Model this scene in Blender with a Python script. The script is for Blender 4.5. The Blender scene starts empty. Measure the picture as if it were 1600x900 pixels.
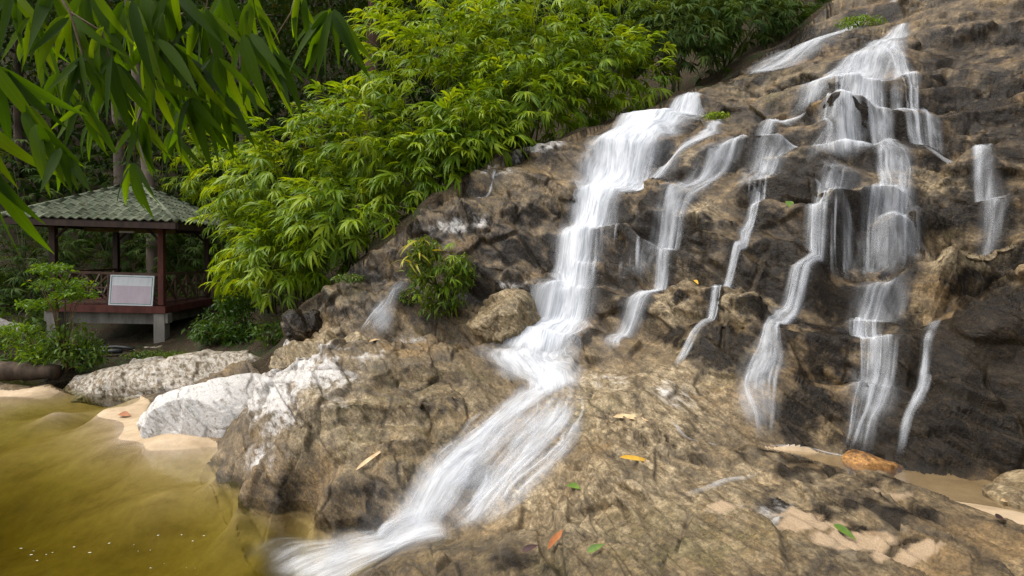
import bpy, math, random
import numpy as np
from mathutils import Vector, Matrix

scene = bpy.context.scene
COL = scene.collection
R = math.radians

# ------------------------------------------------------------------ camera
CAM_H = 3.0
FPX = 889.0                       # focal length in pixels of a 1600 px wide frame
PITCH = math.atan(50.0 / FPX)     # looking slightly down
cam_data = bpy.data.cameras.new("camera")
cam_data.sensor_width = 36.0
cam_data.lens = 36.0 * FPX / 1600.0
cam_data.clip_start = 0.05
cam_data.clip_end = 500.0
cam = bpy.data.objects.new("camera", cam_data)
COL.objects.link(cam)
cam.location = (0, 0, CAM_H)
cam.rotation_euler = (math.pi / 2 - PITCH, 0, 0)
scene.camera = cam

# ------------------------------------------------------------------ light: overcast sky, weak soft sun
SUN_EL, SUN_AZ = 60.0, -95.0      # elevation; azimuth measured from +Y towards +X
world = bpy.data.worlds.new("World")
scene.world = world
world.use_nodes = True
wn = world.node_tree
sky = wn.nodes.new("ShaderNodeTexSky")
sky.sky_type = 'NISHITA'
sky.sun_disc = False
sky.sun_elevation = R(SUN_EL)
sky.sun_rotation = R(SUN_AZ)
sky.air_density = 1.0
sky.dust_density = 4.0
sky.ozone_density = 1.0
hsv = wn.nodes.new("ShaderNodeHueSaturation")     # cloud cover greys the blue sky
hsv.inputs['Saturation'].default_value = 0.35
wn.links.new(sky.outputs[0], hsv.inputs['Color'])
wn.links.new(hsv.outputs[0], wn.nodes['Background'].inputs[0])
wn.nodes['Background'].inputs[1].default_value = 0.15
sl = bpy.data.lights.new("sun", 'SUN')
sl.energy = 1.0
sl.angle = R(55)
sl.color = (1.0, 0.965, 0.90)
sun = bpy.data.objects.new("sun", sl)
COL.objects.link(sun)
sd = Vector((math.sin(R(SUN_AZ)) * math.cos(R(SUN_EL)), math.cos(R(SUN_AZ)) * math.cos(R(SUN_EL)), math.sin(R(SUN_EL))))
sun.rotation_euler = sd.to_track_quat('Z', 'Y').to_euler()
sun.location = sd * 60
scene.view_settings.view_transform = 'Standard'
scene.view_settings.look = 'None'
scene.view_settings.gamma = 1.0
scene.view_settings.exposure = 1.02
scene.cycles.use_denoising = True
scene.cycles.denoising_prefilter = 'NONE'
scene.cycles.denoising_input_passes = 'RGB_ALBEDO_NORMAL'
scene.cycles.max_bounces = 8
scene.cycles.transparent_max_bounces = 24
scene.cycles.caustics_reflective = False
scene.cycles.caustics_refractive = False

# ------------------------------------------------------------------ helpers
rng = np.random.default_rng(7)
random.seed(7)
ST, CT = math.sin(PITCH), math.cos(PITCH)

def ray(px, py):
    """direction of a photograph pixel, scaled to unit Y"""
    u, v = (px - 800.0) / FPX, (450.0 - py) / FPX
    y = CT + v * ST
    return u / y, (-ST + v * CT) / y

def P(px, py, d):
    rx, rz = ray(px, py)
    return np.array((rx * d, d, CAM_H + rz * d))

def PZ(px, py, z):
    rx, rz = ray(px, py)
    d = (z - CAM_H) / rz
    return np.array((rx * d, d, z))

def project(x, y, z):
    dz = z - CAM_H
    f = y * CT - dz * ST
    u = x / f
    v = (y * ST + dz * CT) / f
    return 800 + u * FPX, 450 - v * FPX

def _hash(ix, iy, iz, seed):
    h = (ix.astype(np.int64) * 374761393 + iy.astype(np.int64) * 668265263 + iz.astype(np.int64) * 2147483647 + seed * 1274126177) & 0xFFFFFFFF
    h = ((h ^ (h >> 13)) * 1274126177) & 0xFFFFFFFF
    h = ((h ^ (h >> 16)) * 2246822519) & 0xFFFFFFFF
    return (h ^ (h >> 15)) & 0xFFFFFFFF

def noise3(p, seed=0):
    """gradient noise about -1..1 for an (n,3) array"""
    f = np.floor(p)
    i = f.astype(np.int64)
    t = p - f
    w = t * t * t * (t * (t * 6 - 15) + 10)
    out = np.zeros(len(p))
    for cx in (0, 1):
        wx = w[:, 0] if cx else 1 - w[:, 0]
        for cy in (0, 1):
            wy = w[:, 1] if cy else 1 - w[:, 1]
            for cz in (0, 1):
                wz = w[:, 2] if cz else 1 - w[:, 2]
                h = _hash(i[:, 0] + cx, i[:, 1] + cy, i[:, 2] + cz, seed)
                gx = (h & 1023) / 511.5 - 1
                gy = ((h >> 10) & 1023) / 511.5 - 1
                gz = ((h >> 20) & 1023) / 511.5 - 1
                out += wx * wy * wz * (gx * (t[:, 0] - cx) + gy * (t[:, 1] - cy) + gz * (t[:, 2] - cz))
    return out * 1.6

def fbm(p, octaves, seed=0, gain=0.5, lac=2.03):
    a, out = 1.0, np.zeros(len(p))
    for k in range(octaves):
        out += a * noise3(p * lac ** k, seed + k * 17)
        a *= gain
    return out

def blocks(p, seed=0):
    """cell blocks: tilted height per cell, and the gap to the next cell"""
    f = np.floor(p).astype(np.int64)
    d1 = np.full(len(p), 9.0); d2 = d1.copy(); hh = np.zeros(len(p))
    for ox in (-1, 0, 1):
        for oy in (-1, 0, 1):
            for oz in (-1, 0, 1):
                cx, cy, cz = f[:, 0] + ox, f[:, 1] + oy, f[:, 2] + oz
                h = _hash(cx, cy, cz, seed)
                qx = p[:, 0] - cx - (h & 255) / 255.0
                qy = p[:, 1] - cy - ((h >> 8) & 255) / 255.0
                qz = p[:, 2] - cz - ((h >> 16) & 255) / 255.0
                d = np.sqrt(qx * qx + qy * qy + qz * qz)
                tilt = (((h >> 5) & 63) / 31.5 - 1) * qx + (((h >> 11) & 63) / 31.5 - 1) * qy + (((h >> 20) & 63) / 31.5 - 1) * qz
                val = ((h >> 24) & 255) / 127.5 - 1 + 0.9 * tilt
                near = d < d1
                d2 = np.where(near, d1, np.minimum(d2, d))
                hh = np.where(near, val, hh)
                d1 = np.where(near, d, d1)
    return hh, d2 - d1

def sstep(a, b, x):
    t = np.clip((x - a) / (b - a), 0, 1)
    return t * t * (3 - 2 * t)

def mesh_from(name, verts, quads=None, tris=None, smooth=True, attrs=None):
    me = bpy.data.meshes.new(name)
    verts = np.asarray(verts, dtype=np.float32)
    me.vertices.add(len(verts))
    me.vertices.foreach_set("co", verts.ravel())
    idx, starts, n = [], [], 0
    for arr, k in ((quads, 4), (tris, 3)):
        if arr is not None and len(arr):
            arr = np.asarray(arr, dtype=np.int32)
            idx.append(arr.ravel())
            starts.append(n + np.arange(len(arr)) * k)
            n += arr.size
    idx = np.concatenate(idx); starts = np.concatenate(starts).astype(np.int32)
    me.loops.add(len(idx))
    me.loops.foreach_set("vertex_index", idx)
    me.polygons.add(len(starts))
    me.polygons.foreach_set("loop_start", starts)
    if smooth:
        me.polygons.foreach_set("use_smooth", np.ones(len(starts), dtype=bool))
    me.update(calc_edges=True)
    for k, v in (attrs or {}).items():
        at = me.attributes.new(k, 'FLOAT', 'POINT')
        at.data.foreach_set("value", np.asarray(v, dtype=np.float32))
    return me

def add(name, me, mat=None, parent=None, loc=None, rot=None, scale=None):
    o = bpy.data.objects.new(name, me)
    if me is not None and mat is not None and not me.materials:
        me.materials.append(mat)
    COL.objects.link(o)
    if parent is not None:
        o.parent = parent
    if loc is not None: o.location = loc
    if rot is not None: o.rotation_euler = rot
    if scale is not None: o.scale = scale
    return o

def tag(o, label, cat, group=None):
    o["label"] = label
    o["category"] = cat
    if group: o["group"] = group
    return o

def struct(o, label=None):
    o["kind"] = "structure"
    if label: o["label"] = label
    return o

class MB:
    """collects boxes, prisms and tubes into one mesh"""
    def __init__(s): s.v, s.f = [], []
    def box(s, c, size, rot=None):
        m = rot or Matrix.Identity(3)
        b = len(s.v)
        for z in (-.5, .5):
            for x, y in ((-.5, -.5), (.5, -.5), (.5, .5), (-.5, .5)):
                s.v.append(tuple(Vector(c) + m @ Vector((x * size[0], y * size[1], z * size[2]))))
        for f in ((3, 2, 1, 0), (4, 5, 6, 7), (0, 1, 5, 4), (1, 2, 6, 5), (2, 3, 7, 6), (3, 0, 4, 7)):
            s.f.append(tuple(b + i for i in f))
        return s
    def bar(s, a, b, w, h):
        a, b = Vector(a), Vector(b)
        q = (b - a).to_track_quat('Z', 'Y').to_matrix()
        return s.box((a + b) / 2, (w, h, (b - a).length), q)
    def tube(s, pts, radii, n=8, cap=True):
        pts = [Vector(p) for p in pts]
        b0 = len(s.v)
        for i, p in enumerate(pts):
            t = (pts[min(i + 1, len(pts) - 1)] - pts[max(i - 1, 0)]).normalized()
            q = t.to_track_quat('Z', 'Y').to_matrix()
            r = radii[i] if hasattr(radii, '__len__') else radii
            for k in range(n):
                a = 2 * math.pi * k / n
                s.v.append(tuple(p + q @ Vector((math.cos(a) * r, math.sin(a) * r, 0))))
        for i in range(len(pts) - 1):
            for k in range(n):
                k2 = (k + 1) % n
                s.f.append((b0 + i * n + k, b0 + i * n + k2, b0 + (i + 1) * n + k2, b0 + (i + 1) * n + k))
        if cap:
            s.f.append(tuple(b0 + k for k in range(n))[::-1])
            s.f.append(tuple(b0 + (len(pts) - 1) * n + k for k in range(n)))
        return s
    def mesh(s, name, smooth=False):
        me = bpy.data.meshes.new(name)
        me.from_pydata(s.v, [], s.f)
        if smooth:
            for p in me.polygons: p.use_smooth = True
        me.update()
        return me
    def add(s, name, mat, parent=None, smooth=False, loc=None, rot=None):
        return add(name, s.mesh(name, smooth), mat, parent, loc, rot)

# ------------------------------------------------------------------ node helpers
class NT:
    def __init__(s, name):
        s.m = bpy.data.materials.new(name)
        s.m.use_nodes = True
        s.t = s.m.node_tree
        s.t.nodes.clear()
        s.out = s.t.nodes.new("ShaderNodeOutputMaterial")
    def n(s, kind, **kw):
        nd = s.t.nodes.new("ShaderNode" + kind)
        for k, v in kw.items(): setattr(nd, k, v)
        return nd
    def set(s, sock, v):
        if hasattr(v, 'is_output') or isinstance(v, bpy.types.NodeSocket): s.t.links.new(v, sock)
        elif isinstance(v, (tuple, list)) and len(v) == 3 and sock.type == 'RGBA': sock.default_value = (*v, 1)
        else: sock.default_value = v
    def attr(s, name): return s.n("Attribute", attribute_name=name).outputs['Fac']
    def pos(s): return s.n("NewGeometry").outputs['Position']
    def obj(s): return s.n("TexCoord").outputs['Object']
    def noise(s, vec, scale, detail=4, rough=0.55, dist=0.0, out='Fac'):
        nd = s.n("TexNoise")
        s.set(nd.inputs['Vector'], vec)
        nd.inputs['Scale'].default_value = scale; nd.inputs['Detail'].default_value = detail
        nd.inputs['Roughness'].default_value = rough; nd.inputs['Distortion'].default_value = dist
        return nd.outputs[out]
    def vor(s, vec, scale, feature='DISTANCE_TO_EDGE', out='Distance'):
        nd = s.n("TexVoronoi", feature=feature)
        s.set(nd.inputs['Vector'], vec); nd.inputs['Scale'].default_value = scale
        return nd.outputs[out]
    def map(s, vec, scale=(1, 1, 1), rot=(0, 0, 0), loc=(0, 0, 0)):
        nd = s.n("Mapping"); s.set(nd.inputs['Vector'], vec)
        nd.inputs['Scale'].default_value = scale; nd.inputs['Rotation'].default_value = rot; nd.inputs['Location'].default_value = loc
        return nd.outputs[0]
    def ramp(s, fac, *stops):
        nd = s.n("ValToRGB"); s.set(nd.inputs[0], fac)
        el = nd.color_ramp.elements
        for i, (p, c) in enumerate(stops):
            e = el[i] if i < 2 else el.new(p)
            e.position = p; e.color = (*c, 1) if isinstance(c, tuple) else (c, c, c, 1)
        return nd.outputs[0]
    def math(s, op, a, b=0.0, c=None, clamp=False):
        nd = s.n("Math", operation=op, use_clamp=clamp)
        s.set(nd.inputs[0], a); s.set(nd.inputs[1], b)
        if c is not None: s.set(nd.inputs[2], c)
        return nd.outputs[0]
    def smooth(s, x, a, b):
        nd = s.n("MapRange", interpolation_type='SMOOTHSTEP')
        s.set(nd.inputs[0], x); s.set(nd.inputs[1], a); s.set(nd.inputs[2], b)
        return nd.outputs[0]
    def mix(s, fac, a, b, blend='MIX'):
        nd = s.n("Mix", data_type='RGBA', blend_type=blend)
        s.set(nd.inputs[0], fac); s.set(nd.inputs[6], a); s.set(nd.inputs[7], b)
        return nd.outputs[2]
    def bump(s, h, strength, dist, normal=None):
        nd = s.n("Bump"); nd.inputs['Strength'].default_value = strength; nd.inputs['Distance'].default_value = dist
        s.set(nd.inputs['Height'], h)
        if normal is not None: s.set(nd.inputs['Normal'], normal)
        return nd.outputs[0]
    def principled(s, color, rough=0.7, normal=None, spec=0.5, **kw):
        nd = s.n("BsdfPrincipled")
        s.set(nd.inputs['Base Color'], color); s.set(nd.inputs['Roughness'], rough)
        nd.inputs['Specular IOR Level'].default_value = spec
        if normal is not None: s.set(nd.inputs['Normal'], normal)
        for k, v in kw.items(): s.set(nd.inputs[k], v)
        return nd.outputs[0]
    def done(s, surf, vol=None):
        if surf is not None: s.t.links.new(surf, s.out.inputs['Surface'])
        if vol is not None: s.t.links.new(vol, s.out.inputs['Volume'])
        return s.m
# ------------------------------------------------------------------ base surface: measured points, smoothly joined
cp = []
def D(px, *pairs):
    for py, d in pairs: cp.append(P(px, py, d))
def Zs(*tr):
    for px, py, z in tr: cp.append(PZ(px, py, z))
def W(*tr):
    for t in tr: cp.append(np.array(t, float))
# slab in front and to the right
Zs((600, 900, .38), (540, 908, -.02), (700, 872, .55), (640, 856, .12), (740, 844, .28), (800, 838, .5), (900, 890, .9), (900, 820, .85),
   (850, 800, .72), (1000, 890, .95), (1000, 800, .92), (1000, 730, 1.0), (950, 700, .98), (1100, 890, .95), (1100, 800, .92), (1100, 740, .95),
   (1200, 890, .95), (1200, 800, .95), (1300, 880, 1.0), (1300, 800, 1.0), (1400, 880, 1.0), (1400, 805, .99), (1500, 880, 1.0), (1550, 838, .95),
   (1600, 880, 1.02), (1250, 735, 1.03), (1350, 765, .99), (1450, 825, .98), (1180, 712, 1.04), (1200, 735, .98), (800, 900, .75), (700, 940, .6))
Zs((1400, 728, .86), (1450, 748, .85), (1500, 772, .86), (1560, 792, .88), (1600, 805, .9), (1330, 716, .87), (1600, 760, .86), (1250, 702, .9), (1500, 748, .85))
Zs((1200, 695, .92), (1150, 700, .95), (1100, 692, 1.0), (1050, 660, 1.12), (1000, 650, 1.15), (950, 610, 1.3), (1050, 620, 1.28), (1100, 655, 1.08),
   (900, 580, 1.38), (1000, 575, 1.45), (950, 556, 1.5), (830, 562, 1.36), (770, 552, 1.37), (870, 555, 1.4))
# right wall and the stepped face, column by column
D(1000, (530, 8.4), (460, 9.0), (445, 9.1), (400, 9.3), (330, 9.9), (310, 10.3), (260, 11.2), (200, 12.2), (180, 12.6))
D(1100, (600, 7.1), (540, 7.45), (480, 7.9), (465, 8.3), (420, 8.7), (345, 9.1), (325, 9.7), (280, 10.2), (245, 10.6), (220, 11.2), (165, 12.8), (135, 13.6))
D(1200, (660, 6.35), (620, 6.5), (560, 6.85), (500, 7.4), (420, 8.2), (380, 8.4), (310, 8.9), (290, 9.6), (240, 10.0), (200, 10.9), (165, 11.9), (125, 13.4))
D(1300, (705, 6.02), (600, 6.45), (500, 7.1), (420, 7.85), (405, 7.95), (345, 8.0), (330, 8.5), (285, 9.0), (262, 9.4), (255, 9.5), (190, 9.75), (172, 10.2), (100, 11.5), (60, 13.0))
D(1400, (715, 5.78), (600, 6.2), (560, 6.4), (480, 7.0), (412, 7.75), (402, 7.8), (342, 7.85), (326, 8.4), (265, 9.1), (250, 9.3), (180, 9.9), (100, 11.0), (30, 12.8))
D(1500, (742, 5.5), (600, 5.95), (470, 6.55), (440, 6.8), (395, 7.7), (375, 7.9), (285, 8.25), (250, 8.9), (100, 10.6), (0, 11.8), (-150, 13.5))
D(1600, (757, 5.3), (600, 5.65), (450, 6.15), (410, 6.5), (370, 7.3), (350, 7.45), (270, 7.8), (240, 8.3), (100, 9.8), (-100, 11.5))
D(1750, (770, 4.9), (600, 5.2), (400, 6.0), (200, 7.5), (0, 9.5))
D(900, (540, 8.9), (440, 10.0), (400, 10.2), (300, 11.0), (262, 11.3), (235, 12.1), (215, 12.4))
D(800, (535, 9.6), (500, 9.9), (440, 10.4), (380, 10.7), (300, 11.4), (240, 12.2))
D(700, (510, 10.2), (480, 10.4), (380, 10.9), (330, 11.3), (308, 11.6))
D(620, (518, 10.5), (450, 10.8), (390, 11.3))
D(540, (535, 10.7), (480, 11.0), (432, 11.4))
D(470, (585, 10.7), (530, 11.2), (488, 11.6))
# mound in the middle
D(450, (578, 9.2)); D(520, (536, 9.3)); D(600, (520, 9.35)); D(680, (524, 9.3)); D(740, (541, 9.2)); D(415, (592, 9.0))
W((-2.2, 10.0, 1.35), (-1.2, 10.0, 1.4), (-3.3, 10.0, .8))
D(700, (600, 8.0), (670, 7.0)); D(600, (600, 8.0), (680, 7.0), (750, 6.3), (805, 6.05)); D(500, (620, 7.9), (700, 7.0), (770, 6.35)); D(420, (640, 8.0), (700, 7.4))
Zs((440, 778, .06), (520, 832, -.04), (600, 838, -.02), (345, 742, -.04), (350, 702, .03), (385, 750, .18))
# lower cascade bed
D(850, (600, 7.9)); D(800, (650, 7.2)); D(750, (700, 6.75)); D(700, (760, 6.25)); D(880, (680, 6.65)); D(830, (740, 6.1)); D(780, (800, 5.8))
Zs((650, 832, .04), (722, 836, .1))
# pool bed, sand bank, far bank
Zs((85, 645, .0), (160, 641, .05), (240, 638, .08), (250, 665, .1), (300, 690, .07), (345, 690, .06), (230, 700, .02), (340, 712, .0), (180, 690, -.02),
   (130, 668, -.26), (100, 700, -.26), (200, 730, -.24), (300, 735, -.2), (100, 740, -.42), (0, 720, -.4), (250, 780, -.3), (350, 790, -.34), (400, 850, -.5), (330, 748, -.26), (372, 798, -.26), (400, 830, -.34), (500, 860, -.36), (568, 858, -.26), (450, 892, -.8), (515, 905, -.5),
   (100, 800, -.7), (0, 850, -1.1), (200, 880, -.85), (380, 900, -.7), (470, 870, -.6), (540, 860, -.3), (600, 852, -.2), (100, 626, -.38), (0, 632, -.45), (50, 615, -.3), (150, 622, -.32), (200, 628, -.22), (-100, 618, -.35), (60, 650, -.3), (150, 660, -.24), (40, 690, -.38),
   (0, 598, .12), (80, 600, .15), (210, 616, -.06), (-150, 604, .1), (-200, 700, -.6), (-200, 850, -1.1))
Zs((100, 575, .3), (240, 600, .1), (320, 580, .35), (420, 600, .45), (400, 565, .65))
W((-10.2, 16.5, .45), (-13.5, 17.5, .6), (-8.8, 15.5, .6), (-12, 14.6, .4), (-7.2, 15.5, 1.2), (-9.2, 19.8, 1.5), (-6.4, 14.2, .9), (-7.6, 18.5, 2.2))
W((-18, 14, .4), (-16, 20, 1.2), (-12, 21, 1.5), (-9, 23, 3.2), (-12, 27, 4.5), (-5, 21, 4.4), (-4.2, 15.5, 2.6), (-2, 14.2, 4.2), (0, 15, 5.0), (3, 16, 6.6),
  (6.5, 18, 8.8), (10, 19, 11), (0, 22, 7.5), (6, 25, 12), (-10, 35, 10), (0, 35, 15), (12, 32, 18), (-22, 30, 8), (16, 22, 15), (20, 12, 12), (14, 10, 9),
  (-10, 48, 32), (8, 48, 34), (-30, 48, 32), (-20, 40, 20), (28, 45, 28), (-30, 20, 4), (28, 25, 20), (-4.5, 12.2, 1.6), (-5.6, 11.6, .8),
  (-12, 8, -.8), (-12, 5, -.9), (-8, 4, -1.0), (-20, 8, -.2), (0, 1, .9), (-2, 2.4, .3), (-4, 2, -.8), (3, 1.5, 1.1), (6, 3, 1.2), (8.5, 4, 2.2), (12, 5, 6))
cp = np.array(cp)

def kern(a, b): return np.sqrt((a[:, None, 0] - b[None, :, 0]) ** 2 + (a[:, None, 1] - b[None, :, 1]) ** 2 + 0.12 ** 2)
n = len(cp)
A = np.zeros((n + 3, n + 3))
A[:n, :n] = kern(cp, cp) - np.eye(n) * 0.01
A[:n, n:] = np.c_[np.ones(n), cp[:, :2]]; A[n:, :n] = A[:n, n:].T
coef = np.linalg.solve(A, np.r_[cp[:, 2], 0, 0, 0])
GX0, GX1, GY0, GY1, GS = -34.0, 32.0, 0.0, 52.0, 0.08
gx = np.arange(GX0, GX1 + GS, GS); gy = np.arange(GY0, GY1 + GS, GS)
fine_x = (gx > -16) & (gx < 14); fine_y = gy < 22
def rbf(q):
    out = np.empty(len(q))
    for s in range(0, len(q), 20000):
        b = q[s:s + 20000]
        out[s:s + 20000] = kern(b, cp) @ coef[:n] + coef[n] + b @ coef[n + 1:]
    return out
HG = np.zeros((len(gy), len(gx)))
# coarse everywhere, fine where the camera looks
cs = 6
cx_, cy_ = gx[::cs], gy[::cs]
X, Y = np.meshgrid(cx_, cy_)
HC = rbf(np.c_[X.ravel(), Y.ravel()]).reshape(X.shape)
def bil(G, x0, y0, st, x, y):
    fx = np.clip((x - x0) / st, 0, G.shape[1] - 1.001); fy = np.clip((y - y0) / st, 0, G.shape[0] - 1.001)
    ix, iy = fx.astype(int), fy.astype(int); tx, ty = fx - ix, fy - iy
    return (G[iy, ix] * (1 - tx) + G[iy, ix + 1] * tx) * (1 - ty) + (G[iy + 1, ix] * (1 - tx) + G[iy + 1, ix + 1] * tx) * ty
X, Y = np.meshgrid(gx, gy)
HG = bil(HC, GX0, GY0, GS * cs, X.ravel(), Y.ravel()).reshape(X.shape)
sel = np.outer(fine_y, fine_x)
HG[sel] = rbf(np.c_[X[sel], Y[sel]])
def H(x, y): return bil(HG, GX0, GY0, GS, np.asarray(x, float), np.asarray(y, float))

def hit(px, py, dmax=40.0):
    """where the sight line of a photograph point meets the base surface"""
    rx, rz = ray(px, py)
    d = np.arange(2.2, dmax, 0.015)
    below = (CAM_H + rz * d) < H(rx * d, d)
    k = int(np.argmax(below)) if below.any() else len(d) - 1
    return np.array((rx * d[k], d[k], CAM_H + rz * d[k]))

def in_poly(x, y, poly):
    poly = np.asarray(poly)[:, :2]
    inside = np.zeros(x.shape, bool)
    j = len(poly) - 1
    for i in range(len(poly)):
        xi, yi = poly[i]; xj, yj = poly[j]
        c = ((yi > y) != (yj > y)) & (x < (xj - xi) * (y - yi) / (yj - yi + 1e-12) + xi)
        inside ^= c
        j = i
    return inside

# ------------------------------------------------------------------ water courses: (px, py, half width px) read off the photograph, then laid on the ground
STREAMS = {
 'main': [(1080,147,20),(1045,170,40),(1000,205,56),(968,248,52),(946,285,44),(925,320,34),(908,360,32),(897,400,32),(893,435,34),(872,475,50),(850,515,62),(836,550,72)],
 'main2': [(1060,160,10),(1030,185,20),(990,225,36),(955,275,34),(930,310,24),(912,360,24),(900,410,22),(890,445,24),(866,490,38),(846,530,48),(838,556,60)],
 'landing': [(842,532,58),(832,548,68),(830,560,66),(845,574,52),(862,588,40),(866,604,44),(858,622,46)],
 'low_a': [(850,604,34),(812,635,26),(778,665,22),(740,700,26),(704,733,34),(676,773,38),(655,812,36),(640,842,38)],
 'low_b': [(885,632,26),(856,672,34),(820,712,32),(790,748,30),(764,785,30),(745,815,40),(715,836,52)],
 'low_c': [(905,652,9),(893,690,16),(862,728,20),(822,768,24),(788,803,26),(765,830,34)],
 'low_d': [(870,615,26),(830,650,34),(800,680,36),(760,715,30),(728,750,26),(700,790,24),(680,826,34)],
 'low_wide': [(855,606,50),(845,640,72),(812,690,84),(768,740,88),(724,788,80),(690,828,80)],
 'low_e': [(760,640,5),(735,660,6),(715,690,6)],
 'second': [(1124,170,9),(1112,205,12),(1100,222,16),(1075,240,18),(1045,256,16),(1010,272,21),(975,292,16)],
 'third': [(1264,150,7),(1238,168,8),(1190,205,9),(1140,245,11),(1100,275,15),(1065,310,18),(1042,342,15),(1036,380,11),(1028,420,12),(1005,455,18),(975,490,15),(960,525,15),(955,556,18)],
 'fourth': [(1302,180,6),(1272,194,9),(1245,206,10),(1210,230,20),(1195,270,12),(1180,310,9),(1165,350,8),(1158,400,6),(1130,440,9),(1110,475,8),(1080,515,8),(1055,568,6)],
 'top_a': [(1412,36,9),(1388,60,22),(1362,88,30),(1345,115,27),(1335,145,26),(1318,172,24),(1322,195,23),(1326,225,40),(1330,254,40)],
 'top_b': [(1362,78,16),(1310,105,23),(1280,128,24),(1262,152,23)],
 'top_c': [(1385,72,14),(1412,98,15),(1426,118,14),(1431,145,9),(1441,172,11),(1452,202,11),(1460,232,8)],
 'top_d': [(1402,128,9),(1403,160,11),(1424,190,12),(1436,215,11),(1440,236,12)],
 'mid': [(1372,186,10),(1382,210,12),(1386,240,13),(1396,262,26),(1400,285,22),(1400,310,22),(1398,330,34),(1400,350,34),(1402,380,28),(1400,412,26)],
 'fifth': [(1328,254,27),(1302,285,17),(1287,318,14),(1277,350,14),(1272,395,9),(1258,418,14),(1240,448,14),(1222,480,14),(1205,512,12),(1196,550,24),(1182,600,30),(1186,650,23),(1190,690,18)],
 'veil': [(1400,408,24),(1388,430,27),(1368,456,29),(1352,500,24),(1372,545,29),(1358,610,29),(1346,665,22),(1336,706,24)],
 'top_e': [(1350,108,19),(1364,148,20),(1372,186,19),(1380,208,16)],
 'top_f': [(1405,44,11),(1402,90,12),(1402,130,11)],
 'top_g': [(1440,170,8),(1464,200,9),(1462,238,9)],
 'veil2': [(1310,182,36),(1310,215,46),(1316,254,52)],
 'veil3': [(1205,228,34),(1190,265,36),(1178,305,30)],
 'veil4': [(1335,336,70),(1335,370,72),(1335,406,66)],
 'veil5': [(1010,345,36),(1008,375,36),(1005,405,30)],
 'veil6': [(955,335,24),(950,370,24),(945,405,20)],
 'right': [(1438,236,6),(1462,243,9),(1500,247,10),(1522,256,11),(1538,285,12),(1550,322,16),(1556,372,17)],
 'thin': [(1474,462,10),(1458,500,9),(1448,550,7),(1435,600,7),(1416,660,7),(1404,712,6)],
 'high': [(1328,24,16),(1308,46,32),(1270,68,35),(1232,88,35),(1200,104,24),(1178,118,11)],
 'summit': [(1410,-14,7),(1396,2,9),(1380,12,9)],
 'plant_side': [(634,408,6),(622,440,10),(612,470,10),(600,492,19),(574,522,15)],
 'tiny': [(775,262,5),(766,285,4),(740,297,7),(720,308,4)],
 'slab_run': [(1046,658,5),(1072,684,8),(1108,692,9),(1148,703,9)],
 'slab_run2': [(1190,735,5),(1140,750,9),(1095,768,8),(1060,780,9)],
 'outflow': [(705,822,44),(655,834,56),(605,850,66),(550,870,78),(490,894,88),(440,912,84)],
 'foam_a': [(1186,693,3),(1230,698,3),(1275,704,2),(1330,714,4),(1395,722,3)],
 'foam_b': [(1495,739,4),(1530,744,5),(1570,748,4)],
}
def path3(nodes, step=0.03):
    pts = np.array([hit(a, b) for a, b, c in nodes])
    for i, (a, b, c) in enumerate(nodes):
        if pts[i][2] < 0: pts[i] = PZ(a, b, 0.0)
    wid = np.array([c * p[1] / FPX for (a, b, c), p in zip(nodes, pts)])
    q = np.c_[pts[:, :2], wid]
    L = np.r_[0, np.cumsum(np.linalg.norm(np.diff(pts, axis=0), axis=1))]
    m = max(8, int(L[-1] / step))
    s = np.linspace(0, L[-1], m)
    out = np.zeros((m, 3))
    for k in range(3):                                     # cubic Hermite through the nodes
        g = np.gradient(q[:, k], L)
        i = np.clip(np.searchsorted(L, s, side='right') - 1, 0, len(L) - 2)
        h = L[i + 1] - L[i]; t = (s - L[i]) / h
        out[:, k] = (2*t**3-3*t**2+1)*q[i,k] + (t**3-2*t**2+t)*h*g[i] + (-2*t**3+3*t**2)*q[i+1,k] + (t**3-t**2)*h*g[i+1]
    out[:, 2] = np.maximum(out[:, 2], 0.015)
    return out
PATHS = {k: path3(v) for k, v in STREAMS.items()}
CORR = np.zeros_like(HG)                                   # water-worn corridors
for k, pth in PATHS.items():
    for x, y, w in pth[::2]:
        r = w + 0.16
        i0, i1 = int((x - r - GX0) / GS), int((x + r - GX0) / GS) + 2
        j0, j1 = max(0, int((y - r - GY0) / GS)), int((y + r - GY0) / GS) + 2
        dd = np.hypot(X[j0:j1, i0:i1] - x, Y[j0:j1, i0:i1] - y)
        CORR[j0:j1, i0:i1] = np.maximum(CORR[j0:j1, i0:i1], 1 - sstep(w * 0.6, r, dd))

# ------------------------------------------------------------------ regions in plan
def plan(px_list): return [hit(a, b)[:2] for a, b in px_list]
POOL_POLY = plan([(-30, 612), (70, 606), (205, 614), (236, 628), (228, 645), (262, 668), (338, 692), (340, 708), (310, 745), (345, 800), (375, 850), (400, 900)])
POOL_POLY += [(-2.4, 4.2), (-2.8, 2.4), (-4, 1.2), (-30, 1.0), (-30, 13.0), (-14, 13.4)]
RPOOL_POLY = plan([(1175, 693), (1240, 698), (1330, 714), (1400, 724), (1450, 738), (1520, 748), (1640, 762), (1700, 830), (1620, 830), (1560, 818), (1480, 792), (1400, 762), (1330, 737), (1250, 714)])
RIDGE = [P(a, b, d)[:2] for a, b, d in ((455, 600, 10.4), (430, 560, 11.6), (470, 480, 11.7), (540, 426, 11.6), (640, 372, 11.7), (720, 292, 12.0), (790, 236, 12.5), (930, 206, 12.8), (1080, 140, 14.0), (1180, 95, 15.0), (1330, 20, 15.5), (1430, -20, 16.0))]
GROUND_POLY = [(-34, 13.2), (-12.6, 13.4), (-9.0, 12.9), (-6.2, 12.4)] + RIDGE + [(14, 18), (34, 22), (34, 53), (-34, 53)]

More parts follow.
